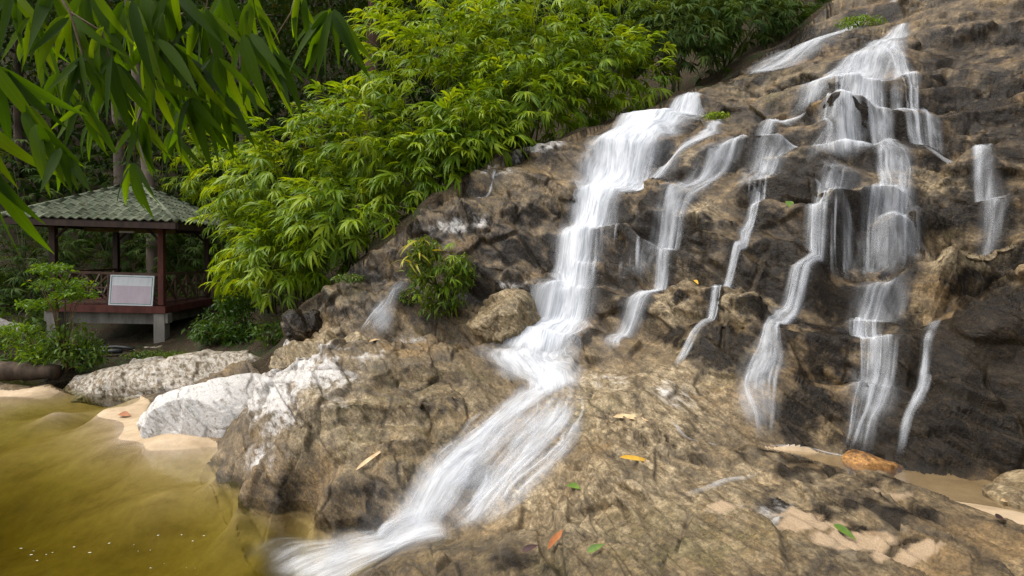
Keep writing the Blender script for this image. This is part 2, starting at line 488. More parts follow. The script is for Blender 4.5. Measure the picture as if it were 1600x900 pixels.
# ------------------------------------------------------------------ the ground mesh: dense near, sparse far
LEDGES = [(.42, 1.0, [(1268,338),(1300,328),(1350,324),(1410,326),(1442,338)]), (.18, .9, [(1290,255),(1340,250),(1420,262),(1500,250)]), (.30, .9, [(1250,160),(1300,176),(1380,192)]),
  (.45, 1.0, [(1435,458),(1500,425),(1560,402),(1640,380)]), (.42, .9, [(980,350),(1040,336),(1075,340),(1112,352)]), (.28, .8, [(1030,266),(1100,264),(1180,238),(1250,208)]),
  (.28, .8, [(870,398),(940,410),(1005,440)]), (.36, .8, [(1035,482),(1100,468),(1150,486),(1185,520)]), (.25, .8, [(1455,278),(1520,292),(1620,275)]), (.28, .8, [(915,238),(1000,252),(1062,226)]),
  (.16, .6, [(690,335),(760,352),(860,330)]), (.20, .6, [(750,445),(835,430)]), (.34, .8, [(1135,316),(1200,300),(1245,300),(1290,318)]), (.30, .8, [(1470,340),(1560,352),(1640,345)]),
  (.22, .8, [(1400,130),(1480,112),(1640,132)]), (.24, .8, [(1455,200),(1540,212),(1640,205)]), (.24, .8, [(1420,62),(1520,58),(1640,46)]), (.16, .6, [(430,640),(520,662),(620,640),(720,662)]),
  (.14, .5, [(480,720),(600,700),(700,702)]), (.07, .4, [(950,692),(1040,690),(1120,722)]), (.11, .35, [(1150,716),(1250,752),(1320,796),(1440,856)]), (.05, .3, [(1310,742),(1400,778),(1510,836)]),
  (.22, .6, [(1240,270),(1300,282),(1360,276)]), (.2, .6, [(1160,395),(1220,380),(1270,392)]), (.2, .6, [(1060,425),(1120,410),(1170,425)]), (.18, .5, [(1290,500),(1350,490),(1420,520)]), (.16, .5, [(560,600),(640,585),(740,600)]),
  (.2, .6, [(1480,560),(1560,540),(1640,540)]), (.15, .5, [(1300,600),(1380,590),(1450,610)]), (.14, .5, [(880,790),(960,770),(1040,790)])]
LEDGES = [(a, b, [hit(*q)[:2] for q in l], l[0][0]) for a, b, l in LEDGES]
def base_height(vx, vy):
    """measured surface with terraces and ledges cut into it"""
    vz = H(vx, vy)
    nv = (vy < 21.8) & (np.abs(vx) < 13.5)
    vz[nv] = rbf(np.c_[vx[nv], vy[nv]])
    rock0 = ~(in_poly(vx, vy, POOL_POLY) & (vz < .13)) & ~in_poly(vx, vy, RPOOL_POLY) & ~in_poly(vx, vy, GROUND_POLY)
    m = rock0 & (vy > 4.0) & (vy < 20)
    p = np.c_[vx[m], vy[m], vz[m]]
    tilt = p[:, 2] + .16 * p[:, 0] + .30 * noise3(p * .45, 501) + .10 * noise3(p * 1.3, 503)
    T = .92
    k = tilt / T; f = k - np.floor(k)
    g = .22 * f + .78 * sstep(.60, .90, f)
    st = sstep(-.45, .10, noise3(p * .45, 505)) * sstep(1.2, 1.9, p[:, 2])
    vz[m] += (g - f) * T * st * .85
    T = .26
    k = (tilt + .05 * noise3(p * 3, 507)) / T; f = k - np.floor(k)
    g = .35 * f + .65 * sstep(.55, .92, f)
    vz[m] += (g - f) * T * sstep(-.1, .45, noise3(p * .8, 509)) * .7
    for hgt_, reach, L, sd0 in LEDGES:
        L = np.array(L)
        bb = (vx > L[:, 0].min() - 1.8) & (vx < L[:, 0].max() + 1.8) & (vy > L[:, 1].min() - 1.8) & (vy < L[:, 1].max() + 1.8) & rock0
        ids = np.nonzero(bb)[0]
        x, y = vx[ids], vy[ids]
        wob = noise3(np.c_[x * 1.6, y * 1.6, x * 0], int(sd0)) * .12 + noise3(np.c_[x * 5, y * 5, x * 0], int(sd0)) * .03
        best = np.full(len(ids), 1e9); sgn = np.zeros(len(ids)); par = np.zeros(len(ids))
        cum = np.r_[0, np.cumsum(np.linalg.norm(np.diff(L, axis=0), axis=1))]
        for j in range(len(L) - 1):
            ab = L[j + 1] - L[j]; l2 = ab @ ab
            t = np.clip(((x - L[j, 0]) * ab[0] + (y - L[j, 1]) * ab[1]) / l2, 0, 1)
            dx, dy = x - L[j, 0] - t * ab[0], y - L[j, 1] - t * ab[1]
            dd = np.hypot(dx, dy)
            up = ab[0] * dy - ab[1] * dx
            nearer = dd < best
            best = np.where(nearer, dd, best); sgn = np.where(nearer, np.sign(up), sgn); par = np.where(nearer, cum[j] + t * np.sqrt(l2), par)
        sd_ = best * sgn + wob
        endf = sstep(0, .35, par) * sstep(0, .35, cum[-1] - par)
        prof = np.where(sd_ > 0, .5 * np.exp(-(sd_ / reach) ** 1.3), -.5 * np.exp(-(-sd_ / (reach * .8)) ** 1.3)) * sstep(0, .045, np.abs(sd_))
        vz[ids] += hgt_ * 1.45 * prof * endf * (1 - sstep(1.2, 1.75, best))
    return vz
STRATA = np.array((0.74, 0.24, 0.63)); STRATA /= np.linalg.norm(STRATA)
def saw(s):
    f = s - np.floor(s)
    return f * (1 - sstep(0.86, 1.0, f)) - 0.42
def rock_relief(p, amp=1.0, seed=0):
    """layered, jointed rock: flat broken facets, stepped along the layers; returns outward displacement"""
    warp = np.c_[noise3(p * 0.7, 31 + seed), noise3(p * 0.7, 47 + seed), noise3(p * 0.7, 53 + seed)]
    pw = p + 0.16 * warp + 0.015 * np.c_[noise3(p * 4.1, 61 + seed), noise3(p * 4.1, 67 + seed), noise3(p * 4.1, 71 + seed)]
    s = pw @ STRATA
    t1 = np.cross(STRATA, (0, 1, 0)); t1 /= np.linalg.norm(t1); t2 = np.cross(STRATA, t1)
    q = np.c_[pw @ t1 / 1.05, pw @ t2 / 1.35, s / 0.46]
    b1, g1 = blocks(q, 11 + seed)
    b2, g2 = blocks(q * 2.6 + 7.3, 13 + seed)
    b3, g3 = blocks(q * 6.8 + 3.1, 19 + seed)
    rough = sstep(-.35, .3, noise3(p * 0.7, 5 + seed))         # smooth worn zones next to broken ones
    e1, e2, e3 = .35 + .65 * sstep(0, .05, g1), .35 + .65 * sstep(0, .06, g2), .4 + .6 * sstep(0, .08, g3)
    out = 0.062 * b1 * e1 + (.15 + .85 * rough) * (0.030 * b2 * e2 + 0.0125 * b3 * e3)
    out += 0.055 * saw(s / 0.80 + 0.4 * noise3(p * .5, 3)) + (.3 + .7 * rough) * (0.022 * saw(s / 0.19) + 0.010 * saw(s / 0.066))
    out -= 0.030 * (1 - sstep(0.0, 0.06, g1)) + 0.011 * rough * (1 - sstep(0.0, 0.07, g2))
    out += 0.045 * noise3(p * 0.9, 81 + seed) + 0.006 * (1 - np.abs(noise3(p * 13.0, 91 + seed))) + 0.003 * noise3(p * 31.0, 93 + seed)
    return out * amp, g1, g2
def build_ground(PH, RR):
    NR, NC = RR.shape
    vx, vy = (RR * np.sin(PH)).ravel(), (RR * np.cos(PH)).ravel()
    vz = base_height(vx, vy)
    raw = H(vx, vy)
    pool_m = in_poly(vx, vy, POOL_POLY) & (raw < .13); rpool_m = in_poly(vx, vy, RPOOL_POLY); ground_m = in_poly(vx, vy, GROUND_POLY) & ~pool_m
    rock_m = ~(pool_m | rpool_m | ground_m)
    g = rock_m.reshape(NR, NC).astype(float)
    for _ in range(10):
        g = (np.roll(g, 1, 0) + np.roll(g, -1, 0) + np.roll(g, 1, 1) + np.roll(g, -1, 1) + 2 * g) / 6
    rockw = g.ravel()
    corr = bil(CORR, GX0, GY0, GS, vx, vy)
    V0 = np.c_[vx, vy, vz]
    Zg = vz.reshape(NR, NC).copy()
    for _ in range(6): Zg[1:-1, 1:-1] = (Zg[:-2, 1:-1] + Zg[2:, 1:-1] + Zg[1:-1, :-2] + Zg[1:-1, 2:] + 2 * Zg[1:-1, 1:-1]) / 6
    Gp = np.stack([vx.reshape(NR, NC), vy.reshape(NR, NC), Zg], -1)
    NRM = np.cross(np.gradient(Gp, axis=1), np.gradient(Gp, axis=0)).reshape(-1, 3)
    NRM /= np.linalg.norm(NRM, axis=1)[:, None] + 1e-12
    NRM[NRM[:, 2] < 0] *= -1
    SL = (vy < 22)
    disp = np.zeros(len(vx)); cr1 = np.ones(len(vx)); cr2 = np.ones(len(vx))
    d_, c1_, c2_ = rock_relief(V0[SL])
    disp[SL] = d_; cr1[SL] = c1_; cr2[SL] = c2_
    slab_w = np.clip(1 - sstep(6.3, 7.2, vy), 0, 1) * (vz < 1.4)
    disp *= rockw * (1 - 0.72 * corr) * (1 - 0.25 * slab_w) * (.35 + .65 * sstep(.05, .6, vz))
    soft = 1 - rockw
    disp += soft * pool_m * 0.006 * noise3(np.c_[vx * 1.1, vy * 1.6, vz * 0 + .5], 201)
    disp += soft * ground_m * (0.16 * noise3(V0 * 0.9, 203) + 0.05 * noise3(V0 * 3, 207))
    disp += rockw * slab_w * (1 - .6 * corr) * (vx > .2) * (.085 * saw((V0 + .10 * np.c_[noise3(V0 * 1.3, 701), noise3(V0 * 1.3, 703), noise3(V0 * 1.3, 705)]) @ STRATA / .34) + .036 * saw(V0 @ STRATA / .13 + .5 * noise3(V0 * 1.8, 707)))
    pool_m = pool_m | (rock_m & (vx < -.9) & (vy < 9.5) & (V0[:, 2] + disp < -.20))
    reg = np.where(pool_m, 1, np.where(rpool_m, 2, np.where(ground_m, 3, 0)))
    return V0, V0 + NRM * disp[:, None], reg, cr1, cr2, corr

# first a plain polar sheet, used to look heights up
phi_u = np.linspace(R(-62), R(62), 900)
rr = np.r_[np.geomspace(1.3, 15.5, 480), np.geomspace(15.6, 52, 70)]
PHu, RRu = np.meshgrid(phi_u, rr)
FINAL_Z = build_ground(PHu, RRu)[1][:, 2].reshape(RRu.shape)
def surf(x, y):
    """height of the finished ground at a plan position"""
    x = np.asarray(x, float); y = np.asarray(y, float)
    r_ = np.hypot(x, y); a_ = np.arctan2(x, y)
    fi = np.interp(r_, rr, np.arange(len(rr))); fj = np.interp(a_, phi_u, np.arange(len(phi_u)))
    i = np.clip(fi.astype(int), 0, len(rr) - 2); j = np.clip(fj.astype(int), 0, len(phi_u) - 2); ti, tj = fi - i, fj - j
    G = FINAL_Z
    return (G[i, j] * (1 - tj) + G[i, j + 1] * tj) * (1 - ti) + (G[i + 1, j] * (1 - tj) + G[i + 1, j + 1] * tj) * ti
# then the sheet that is built: rows crowd together where the rock is steep
phi = np.r_[np.linspace(R(-62), R(-47), 60), np.linspace(R(-46.9), R(47), 960), np.linspace(R(47.2), R(62), 60)]
Zb = base_height((RRu * np.sin(PHu)).ravel(), (RRu * np.cos(PHu)).ravel()).reshape(RRu.shape)
NROW = 760
RRa = np.empty((NROW, len(phi_u)))
for _ in range(3): Zb[1:-1, 1:-1] = (Zb[:-2, 1:-1] + Zb[2:, 1:-1] + Zb[1:-1, :-2] + Zb[1:-1, 2:] + 2 * Zb[1:-1, 1:-1]) / 6
wgt = np.sqrt((.55 * np.diff(RRu, axis=0)) ** 2 + np.diff(Zb, axis=0) ** 2) / RRu[1:] * np.where(RRu[1:] > 17, .35, 1.0)
for _ in range(4): wgt[:, 1:-1] = (wgt[:, :-2] + wgt[:, 2:] + 2 * wgt[:, 1:-1]) / 4
cw = np.vstack([np.zeros(len(phi_u)), np.cumsum(wgt, axis=0)])
for j in range(len(phi_u)):
    RRa[:, j] = np.interp(np.linspace(0, cw[-1, j], NROW), cw[:, j], rr)
fj = np.interp(phi, phi_u, np.arange(len(phi_u))); j0 = np.clip(fj.astype(int), 0, len(phi_u) - 2); tj = fj - j0
RR = RRa[:, j0] * (1 - tj) + RRa[:, j0 + 1] * tj
PH = np.broadcast_to(phi, RR.shape)
NR, NC = RR.shape
V0, V1, reg, cr1, cr2, corr = build_ground(PH, RR)
vx, vy, vz = V0.T
ppx, ppy = project(vx, vy, vz)

# ------------------------------------------------------------------ mineral and wet stains (properties of the stone itself)
def blobs(lst, nz=0.5, seed=0):
    m = np.zeros(len(vx))
    base = 0.5 * noise3(V0 * 1.1, 301 + seed) + 0.4 * noise3(V0 * 3.3, 305 + seed) + .25 * noise3(V0 * 9, 309 + seed)
    for cx, cy, rx, ry, a in lst:
        d = ((ppx - cx) / rx) ** 2 + ((ppy - cy) / ry) ** 2
        m = np.maximum(m, a * np.exp(-d ** 1.3 * 0.8))
    return np.clip(m + nz * base * sstep(0.08, 0.5, m), 0, 1)
A_white = blobs([(480, 572, 75, 40, 1), (430, 625, 45, 55, .9), (560, 545, 70, 20, .5), (640, 530, 60, 12, .35), (425, 715, 55, 35, .45), (520, 610, 60, 40, .3), (700, 352, 36, 14, .9), (745, 348, 30, 12, .6),
                 (830, 226, 60, 12, .7), (770, 262, 50, 14, .5), (1165, 285, 20, 8, .4), (1180, 800, 80, 24, .45), (1380, 850, 80, 24, .35), (960, 590, 50, 22, .4), (800, 445, 30, 10, .6), (1060, 620, 60, 25, .4),
                 (600, 350, 40, 20, .3)], .9, 1)
A_wet = blobs([(1180, 715, 40, 13, .6), (1232, 735, 48, 15, .65), (1290, 748, 40, 13, .6), (1350, 770, 60, 17, .65), (1425, 802, 60, 19, .6), (1210, 790, 40, 11, .5), (1282, 802, 50, 11, .55), (1345, 832, 50, 12, .5), (1410, 856, 50, 12, .5), (850, 880, 120, 22, .35), (1480, 640, 240, 110, 1), (1300, 560, 160, 120, .55), (1250, 360, 170, 60, .55), (1450, 330, 200, 50, .6), (1330, 200, 160, 80, .5), (1050, 380, 110, 60, .55), (1530, 180, 170, 100, .5), (1150, 180, 130, 50, .35), (850, 330, 110, 80, .35), (1520, 600, 190, 120, 1), (1560, 470, 90, 50, .95), (1440, 600, 80, 90, .8), (1270, 640, 90, 60, .75), (1180, 560, 70, 60, .6), (1360, 375, 110, 32, 1), (1500, 340, 120, 28, .8), (1010, 375, 50, 45, .95),
               (1090, 370, 40, 40, .6), (960, 380, 40, 50, .8), (1350, 120, 60, 60, .6), (1260, 265, 60, 32, .9), (1350, 225, 60, 40, .85), (1420, 200, 50, 60, .7), (1060, 275, 50, 16, .8), (1060, 210, 30, 25, .8), (1200, 400, 60, 60, .6),
               (1120, 540, 60, 50, .8), (1050, 520, 40, 25, .5), (910, 530, 40, 14, .7), (930, 380, 30, 50, .5), (1250, 300, 80, 30, .6), (740, 440, 60, 60, .6), (620, 440, 50, 60, .5), (560, 450, 40, 40, .4), (1230, 70, 120, 30, .7), (1120, 110, 90, 30, .7),
               (690, 640, 70, 26, .35), (680, 600, 70, 16, .3), (740, 745, 24, 24, .8), (570, 780, 40, 40, .5), (1230, 720, 60, 12, .5), (1350, 790, 90, 12, .5), (1560, 700, 120, 40, 1), (1250, 420, 80, 50, .4), (1530, 120, 120, 100, .45), (560, 820, 60, 20, .7), (440, 770, 40, 40, .5)], .7, 2)
A_tan = blobs([(1000, 640, 170, 80, .8), (950, 780, 190, 80, .75), (1180, 770, 200, 60, .6), (600, 650, 200, 90, .55), (1150, 860, 300, 60, .45), (640, 760, 100, 60, .5), (1050, 610, 110, 50, .8), (1000, 720, 140, 60, .6), (1150, 480, 50, 22, .8), (1520, 405, 90, 18, 1), (1400, 505, 50, 30, .7), (1460, 285, 80, 20, .9), (1390, 300, 90, 12, .9), (1080, 330, 40, 30, .8), (1150, 250, 110, 16, .8),
               (920, 590, 80, 25, .8), (850, 300, 60, 40, .3), (800, 470, 60, 30, .5), (560, 620, 110, 50, .35), (600, 720, 90, 40, .4), (1060, 430, 60, 40, .7), (1040, 480, 60, 30, .8), (1380, 560, 40, 20, .4), (1250, 130, 120, 26, .4), (500, 520, 50, 40, .6), (530, 470, 60, 30, .4),
               (1100, 650, 50, 30, .9), (900, 780, 70, 40, .5), (1400, 335, 45, 7, .9)], .8, 3)
A_moss = blobs([(620, 620, 120, 50, .6), (600, 690, 110, 50, .5), (1050, 850, 160, 50, .75), (760, 590, 60, 20, .5), (1130, 560, 60, 40, .5), (1350, 365, 60, 14, .5), (1200, 140, 100, 30, .6), (1340, 40, 50, 14, .7), (1500, 360, 80, 14, .4), (1120, 185, 40, 16, .7),
                (750, 300, 70, 40, .4), (1430, 560, 60, 40, .3), (700, 870, 100, 30, .5), (920, 640, 70, 40, .4), (520, 450, 60, 20, .5), (680, 480, 50, 50, .6), (1310, 220, 40, 10, .6), (860, 870, 60, 30, .4)], .8, 4)
A_sand = blobs([(1260, 822, 60, 12, 1), (1330, 845, 70, 14, 1), (1420, 868, 70, 12, .9), (1250, 805, 40, 10, 1), (1140, 800, 40, 12, .8), (1390, 780, 50, 6, .6), (1280, 770, 60, 5, .5), (960, 900, 100, 14, .3)], .35, 5)
A_sand = np.maximum(A_sand, sstep(.03, .22, -vz) * (vx < 0))
# the steep face is wetter than the slab all over
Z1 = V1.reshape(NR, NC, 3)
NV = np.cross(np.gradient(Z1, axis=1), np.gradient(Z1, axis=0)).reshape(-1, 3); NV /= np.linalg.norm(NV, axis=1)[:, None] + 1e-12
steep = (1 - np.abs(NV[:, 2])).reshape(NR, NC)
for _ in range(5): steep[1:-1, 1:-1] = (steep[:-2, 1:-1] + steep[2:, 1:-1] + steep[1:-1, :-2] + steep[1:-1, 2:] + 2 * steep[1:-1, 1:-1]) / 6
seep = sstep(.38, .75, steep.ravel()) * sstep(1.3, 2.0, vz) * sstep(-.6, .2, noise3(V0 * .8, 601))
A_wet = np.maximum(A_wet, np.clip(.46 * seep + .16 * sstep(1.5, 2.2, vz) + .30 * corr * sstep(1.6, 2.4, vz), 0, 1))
crack = 1 - np.minimum(sstep(0, .07, cr1), .6 + .4 * sstep(0, .08, cr2))

# ------------------------------------------------------------------ materials for stone and soil
def rock_material(name, use_attr=True, white=0.0, tan=0.0, wet=0.0, moss=0.1, tint=None):
    m = NT(name)
    p = m.pos()
    a = (lambda k, d: m.attr(k)) if use_attr else (lambda k, d: d)
    aw, ad, at, am, asd, ac = a("white", white), a("wet", wet), a("tan", tan), a("moss", moss), a("sand", 0.0), a("crack", 0.0)
    lay0 = m.map(p, scale=(1, 1, 1), rot=(0.365, -0.833, 0))
    lay = m.map(lay0, scale=(1.0, 1.1, 2.0))
    n_str = m.noise(m.map(lay0, scale=(.9, .9, 4.5)), 2.4, 7, 0.66, 0.1)
    n_big = m.noise(p, 0.9, 5, 0.6)
    n_mid = m.noise(lay, 2.6, 8, 0.66, 0.15)
    n_fin = m.noise(p, 34.0, 6, 0.72)
    n_lay = m.noise(lay, 6.0, 8, 0.70, 0.2)
    n_grit = m.noise(p, 130.0, 3, 0.7)
    brown = m.ramp(n_mid, (0.32, (0.020, 0.013, 0.006)), (0.46, (0.066, 0.044, 0.020)), (0.57, (0.130, 0.088, 0.041)), (0.72, (0.27, 0.192, 0.100)))
    pale = m.ramp(n_lay, (0.32, (0.060, 0.042, 0.020)), (0.46, (0.20, 0.147, 0.078)), (0.66, (0.43, 0.335, 0.198)))
    ochre = m.mix(m.smooth(n_big, 0.5, 0.68), brown, m.mix(0.5, brown, (0.26, 0.155, 0.055)))
    c = m.mix(m.math('MULTIPLY', at, m.smooth(n_lay, 0.30, 0.52)), ochre, pale)
    # olive algae film
    c = m.mix(m.math('MULTIPLY', m.math('MULTIPLY', am, 0.75), m.smooth(m.noise(p, 2.3, 6, 0.65), 0.40, 0.60)), c, m.ramp(n_fin, (0.3, (0.050, 0.044, 0.014)), (0.7, (0.14, 0.115, 0.042))))
    # dark wet film of algae
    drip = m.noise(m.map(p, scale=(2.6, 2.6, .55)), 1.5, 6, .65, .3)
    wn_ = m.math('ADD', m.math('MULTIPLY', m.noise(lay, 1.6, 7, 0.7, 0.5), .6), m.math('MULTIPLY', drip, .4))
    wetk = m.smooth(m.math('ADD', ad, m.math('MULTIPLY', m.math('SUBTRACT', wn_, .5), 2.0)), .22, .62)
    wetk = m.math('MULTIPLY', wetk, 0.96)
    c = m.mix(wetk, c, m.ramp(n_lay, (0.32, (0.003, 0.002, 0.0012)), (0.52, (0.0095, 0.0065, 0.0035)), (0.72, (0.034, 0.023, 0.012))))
    # grit and mineral speckle
    c = m.mix(0.8, c, m.ramp(n_fin, (0.36, 0.27), (0.64, 0.73)), 'OVERLAY')
    c = m.mix(0.6, c, m.ramp(m.noise(lay, 14.0, 6, .72), (0.38, 0.22), (0.62, 0.78)), 'OVERLAY')
    c = m.mix(m.math('MULTIPLY', m.smooth(n_grit, 0.60, 0.72), 0.35), c, (0.03, 0.024, 0.016))
    # bleached crust
    wk = m.math('MULTIPLY', m.smooth(aw, 0.12, 0.75), m.smooth(m.math('ADD', n_lay, m.math('MULTIPLY', m.math('SUBTRACT', aw, 0.5), 0.30)), 0.38, 0.64), clamp=True)
    c = m.mix(wk, c, m.ramp(n_fin, (0.25, (0.34, 0.31, 0.27)), (0.65, (0.64, 0.61, 0.57))))
    # thin dark bedding lines
    c = m.mix(m.math('MULTIPLY', m.math('MULTIPLY', m.smooth(n_str, 0.56, 0.66), m.smooth(n_big, .42, .60)), .42), c, (0.028, 0.021, 0.013))
    # soil in the joints
    c = m.mix(m.math('MULTIPLY', ac, 0.55), c, (0.035, 0.026, 0.015))
    if use_attr:
        sk = m.smooth(m.math('ADD', asd, m.math('MULTIPLY', m.math('SUBTRACT', n_mid, 0.5), 0.8)), 0.38, 0.72)
        c = m.mix(sk, c, m.ramp(n_grit, (0.3, (0.27, 0.185, 0.105)), (0.7, (0.42, 0.31, 0.195))))
    if tint: c = m.mix(1.0, c, tint, 'MULTIPLY')
    rough = m.math('SUBTRACT', m.math('ADD', 0.44, m.math('MULTIPLY', n_fin, 0.22)), m.math('MULTIPLY', wetk, 0.30))
    h = m.math('ADD', m.math('MULTIPLY', n_lay, 0.50), m.math('MULTIPLY', n_fin, 0.30))
    h = m.math('SUBTRACT', h, m.math('MULTIPLY', m.smooth(n_str, 0.50, 0.66), 0.12))
    wv = m.n("VectorMath", operation='ADD'); m.set(wv.inputs[0], lay); m.set(wv.inputs[1], m.mix(1.0, m.noise(p, 2.5, 4, .6, out='Color'), (.22, .22, .22), 'MULTIPLY'))
    wv2 = m.map(wv.outputs[0], scale=(1, .8, 2.2)); v1 = m.vor(wv2, 1.1); v2 = m.vor(wv2, 3.4)
    cm = m.smooth(m.noise(p, 1.3, 3, .5), .42, .60)
    ck = m.math('SUBTRACT', 1.0, m.math('MULTIPLY', cm, m.math('SUBTRACT', 1.0, m.math('MULTIPLY', m.smooth(v1, 0.0, 0.03), m.math('ADD', .5, m.math('MULTIPLY', m.smooth(v2, 0.0, 0.05), .5))))))
    c = m.mix(m.math('MULTIPLY', m.math('SUBTRACT', 1.0, ck), .22), c, (0.022, 0.016, 0.009))
    h = m.math('ADD', h, m.math('MULTIPLY', ck, 0.10))
    h = m.math('ADD', h, m.math('MULTIPLY', n_grit, 0.05))
    nrm = m.bump(h, 0.8, 0.05)
    sh = m.n('BsdfPrincipled')
    m.set(sh.inputs['Base Color'], c); m.set(sh.inputs['Roughness'], rough); m.set(sh.inputs['Normal'], nrm)
    m.set(sh.inputs['Specular IOR Level'], m.math('SUBTRACT', .34, m.math('MULTIPLY', wetk, .19)))
    return m.done(sh.outputs[0])
M_rock = rock_material("rock")

def sand_material():
    m = NT("sand")
    p = m.pos()
    n1 = m.noise(m.map(p, scale=(1, 2.2, 1)), 1.4, 5, 0.6); n2 = m.noise(p, 150.0, 3, 0.8); n3 = m.noise(p, 9.0, 4, .6)
    c = m.ramp(n1, (0.32, (0.30, 0.215, 0.120)), (0.5, (0.40, 0.295, 0.178)), (0.7, (0.47, 0.355, 0.23)))
    c = m.mix(m.math('MULTIPLY', m.smooth(n2, 0.58, 0.70), 0.4), c, (0.20, 0.13, 0.07))
    c = m.mix(0.25, c, m.ramp(n3, (0.3, 0.3), (0.7, 0.7)), 'OVERLAY')
    z = m.n("SeparateXYZ"); m.set(z.inputs[0], p)
    return m.done(m.principled(c, 0.8, m.bump(m.math('ADD', n2, m.math('MULTIPLY', n3, 1.5)), 0.35, 0.01), 0.3))
M_sand = sand_material()

def soil_material():
    m = NT("forest_soil")
    p = m.pos()
    n1 = m.noise(p, 2.2, 6, 0.7); n2 = m.noise(m.map(p, scale=(1, 1, 1), rot=(0, 0, .6)), 26.0, 5, 0.75)
    c = m.ramp(n2, (0.34, (0.008, 0.006, 0.003)), (0.52, (0.040, 0.027, 0.013)), (0.70, (0.15, 0.10, 0.055)))
    c = m.mix(m.smooth(n1, 0.48, 0.62), c, m.ramp(n2, (0.3, (0.010, 0.014, 0.004)), (0.7, (0.05, 0.06, 0.018))))
    return m.done(m.principled(c, 0.9, m.bump(m.math('ADD', n2, n1), 0.8, 0.06), 0.2))
M_soil = soil_material()

# ------------------------------------------------------------------ split the sheet into rock, sand and forest floor
ii = np.arange(NR * NC).reshape(NR, NC)
quads = np.stack([ii[:-1, :-1], ii[:-1, 1:], ii[1:, 1:], ii[1:, :-1]], -1).reshape(-1, 4)
qreg = reg[quads[:, 0]]
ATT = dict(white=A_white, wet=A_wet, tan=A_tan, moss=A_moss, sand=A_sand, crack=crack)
for rid, nm, mat in ((0, 'rock_slope', M_rock), (1, 'pool_bed', M_sand), (2, 'sandy_basin', M_sand), (3, 'forest_floor', M_soil)):
    q = quads[qreg == rid]
    used, inv = np.unique(q.ravel(), return_inverse=True)
    at = {k: v[used] for k, v in ATT.items()} if rid == 0 else None
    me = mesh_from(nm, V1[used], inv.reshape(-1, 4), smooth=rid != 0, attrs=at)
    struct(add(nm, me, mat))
# ------------------------------------------------------------------ water
def silk_material(name, seed):
    m = NT(name)
    u, v, e, dn = m.attr("across"), m.attr("along"), m.attr("edge"), m.attr("dens")
    cv = m.n("CombineXYZ"); m.set(cv.inputs[0], m.math('MULTIPLY', u, 42.0)); m.set(cv.inputs[1], m.math('MULTIPLY', v, 1.1)); cv.inputs[2].default_value = seed
    cv2 = m.n("CombineXYZ"); m.set(cv2.inputs[0], m.math('MULTIPLY', u, 8.0)); m.set(cv2.inputs[1], m.math('MULTIPLY', v, 1.6)); cv2.inputs[2].default_value = seed + 9
    s1 = m.noise(cv.outputs[0], 1.0, 4, 0.62, 0.25); s2 = m.noise(cv2.outputs[0], 1.0, 3, 0.55, 0.4)
    st = m.math('ADD', m.math('MULTIPLY', s1, 0.40), m.math('MULTIPLY', s2, 0.60))
    cv3 = m.n("CombineXYZ"); m.set(cv3.inputs[0], m.math('MULTIPLY', u, 4.0)); m.set(cv3.inputs[1], m.math('MULTIPLY', v, 1.7)); cv3.inputs[2].default_value = seed + 21
    bl = m.smooth(m.noise(cv3.outputs[0], 1.0, 3, 0.55, 0.3), 0.40, 0.62)
    es = m.smooth(e, 0.0, 1.0)
    soft = m.math('ADD', 0.72, m.math('MULTIPLY', m.math('SUBTRACT', st, 0.5), 2.6), clamp=True)
    thin = m.math('SUBTRACT', 1.0, m.math('MULTIPLY', m.math('SUBTRACT', 1.0, bl), m.math('SUBTRACT', 1.05, dn), clamp=True), clamp=True)
    al = m.math('MULTIPLY', m.math('MULTIPLY', es, soft), m.math('MULTIPLY', dn, thin), clamp=True)
    col = m.ramp(st, (0.32, (0.60, 0.63, 0.67)), (0.6, (0.90, 0.91, 0.92)))
    df = m.n("BsdfDiffuse"); m.set(df.inputs[0], col); m.set(df.inputs['Normal'], m.bump(st, 0.35, 0.03))
    tl = m.n("BsdfTranslucent"); m.set(tl.inputs[0], col)
    mx = m.n("MixShader"); mx.inputs[0].default_value = 0.35
    m.t.links.new(df.outputs[0], mx.inputs[1]); m.t.links.new(tl.outputs[0], mx.inputs[2])
    tr = m.n("BsdfTransparent")
    fx = m.n("MixShader"); m.set(fx.inputs[0], al)
    m.t.links.new(tr.outputs[0], fx.inputs[1]); m.t.links.new(mx.outputs[0], fx.inputs[2])
    return m.done(fx.outputs[0])
M_silk = [silk_material("falling_water_%d" % i, 3.7 * i) for i in range(3)]

def box_smooth(a, k):
    k = min(k, max(1, len(a) // 4))
    pad = np.r_[np.full(k, a[0]), a, np.full(k, a[-1])]
    return np.convolve(pad, np.ones(2 * k + 1) / (2 * k + 1), 'valid')

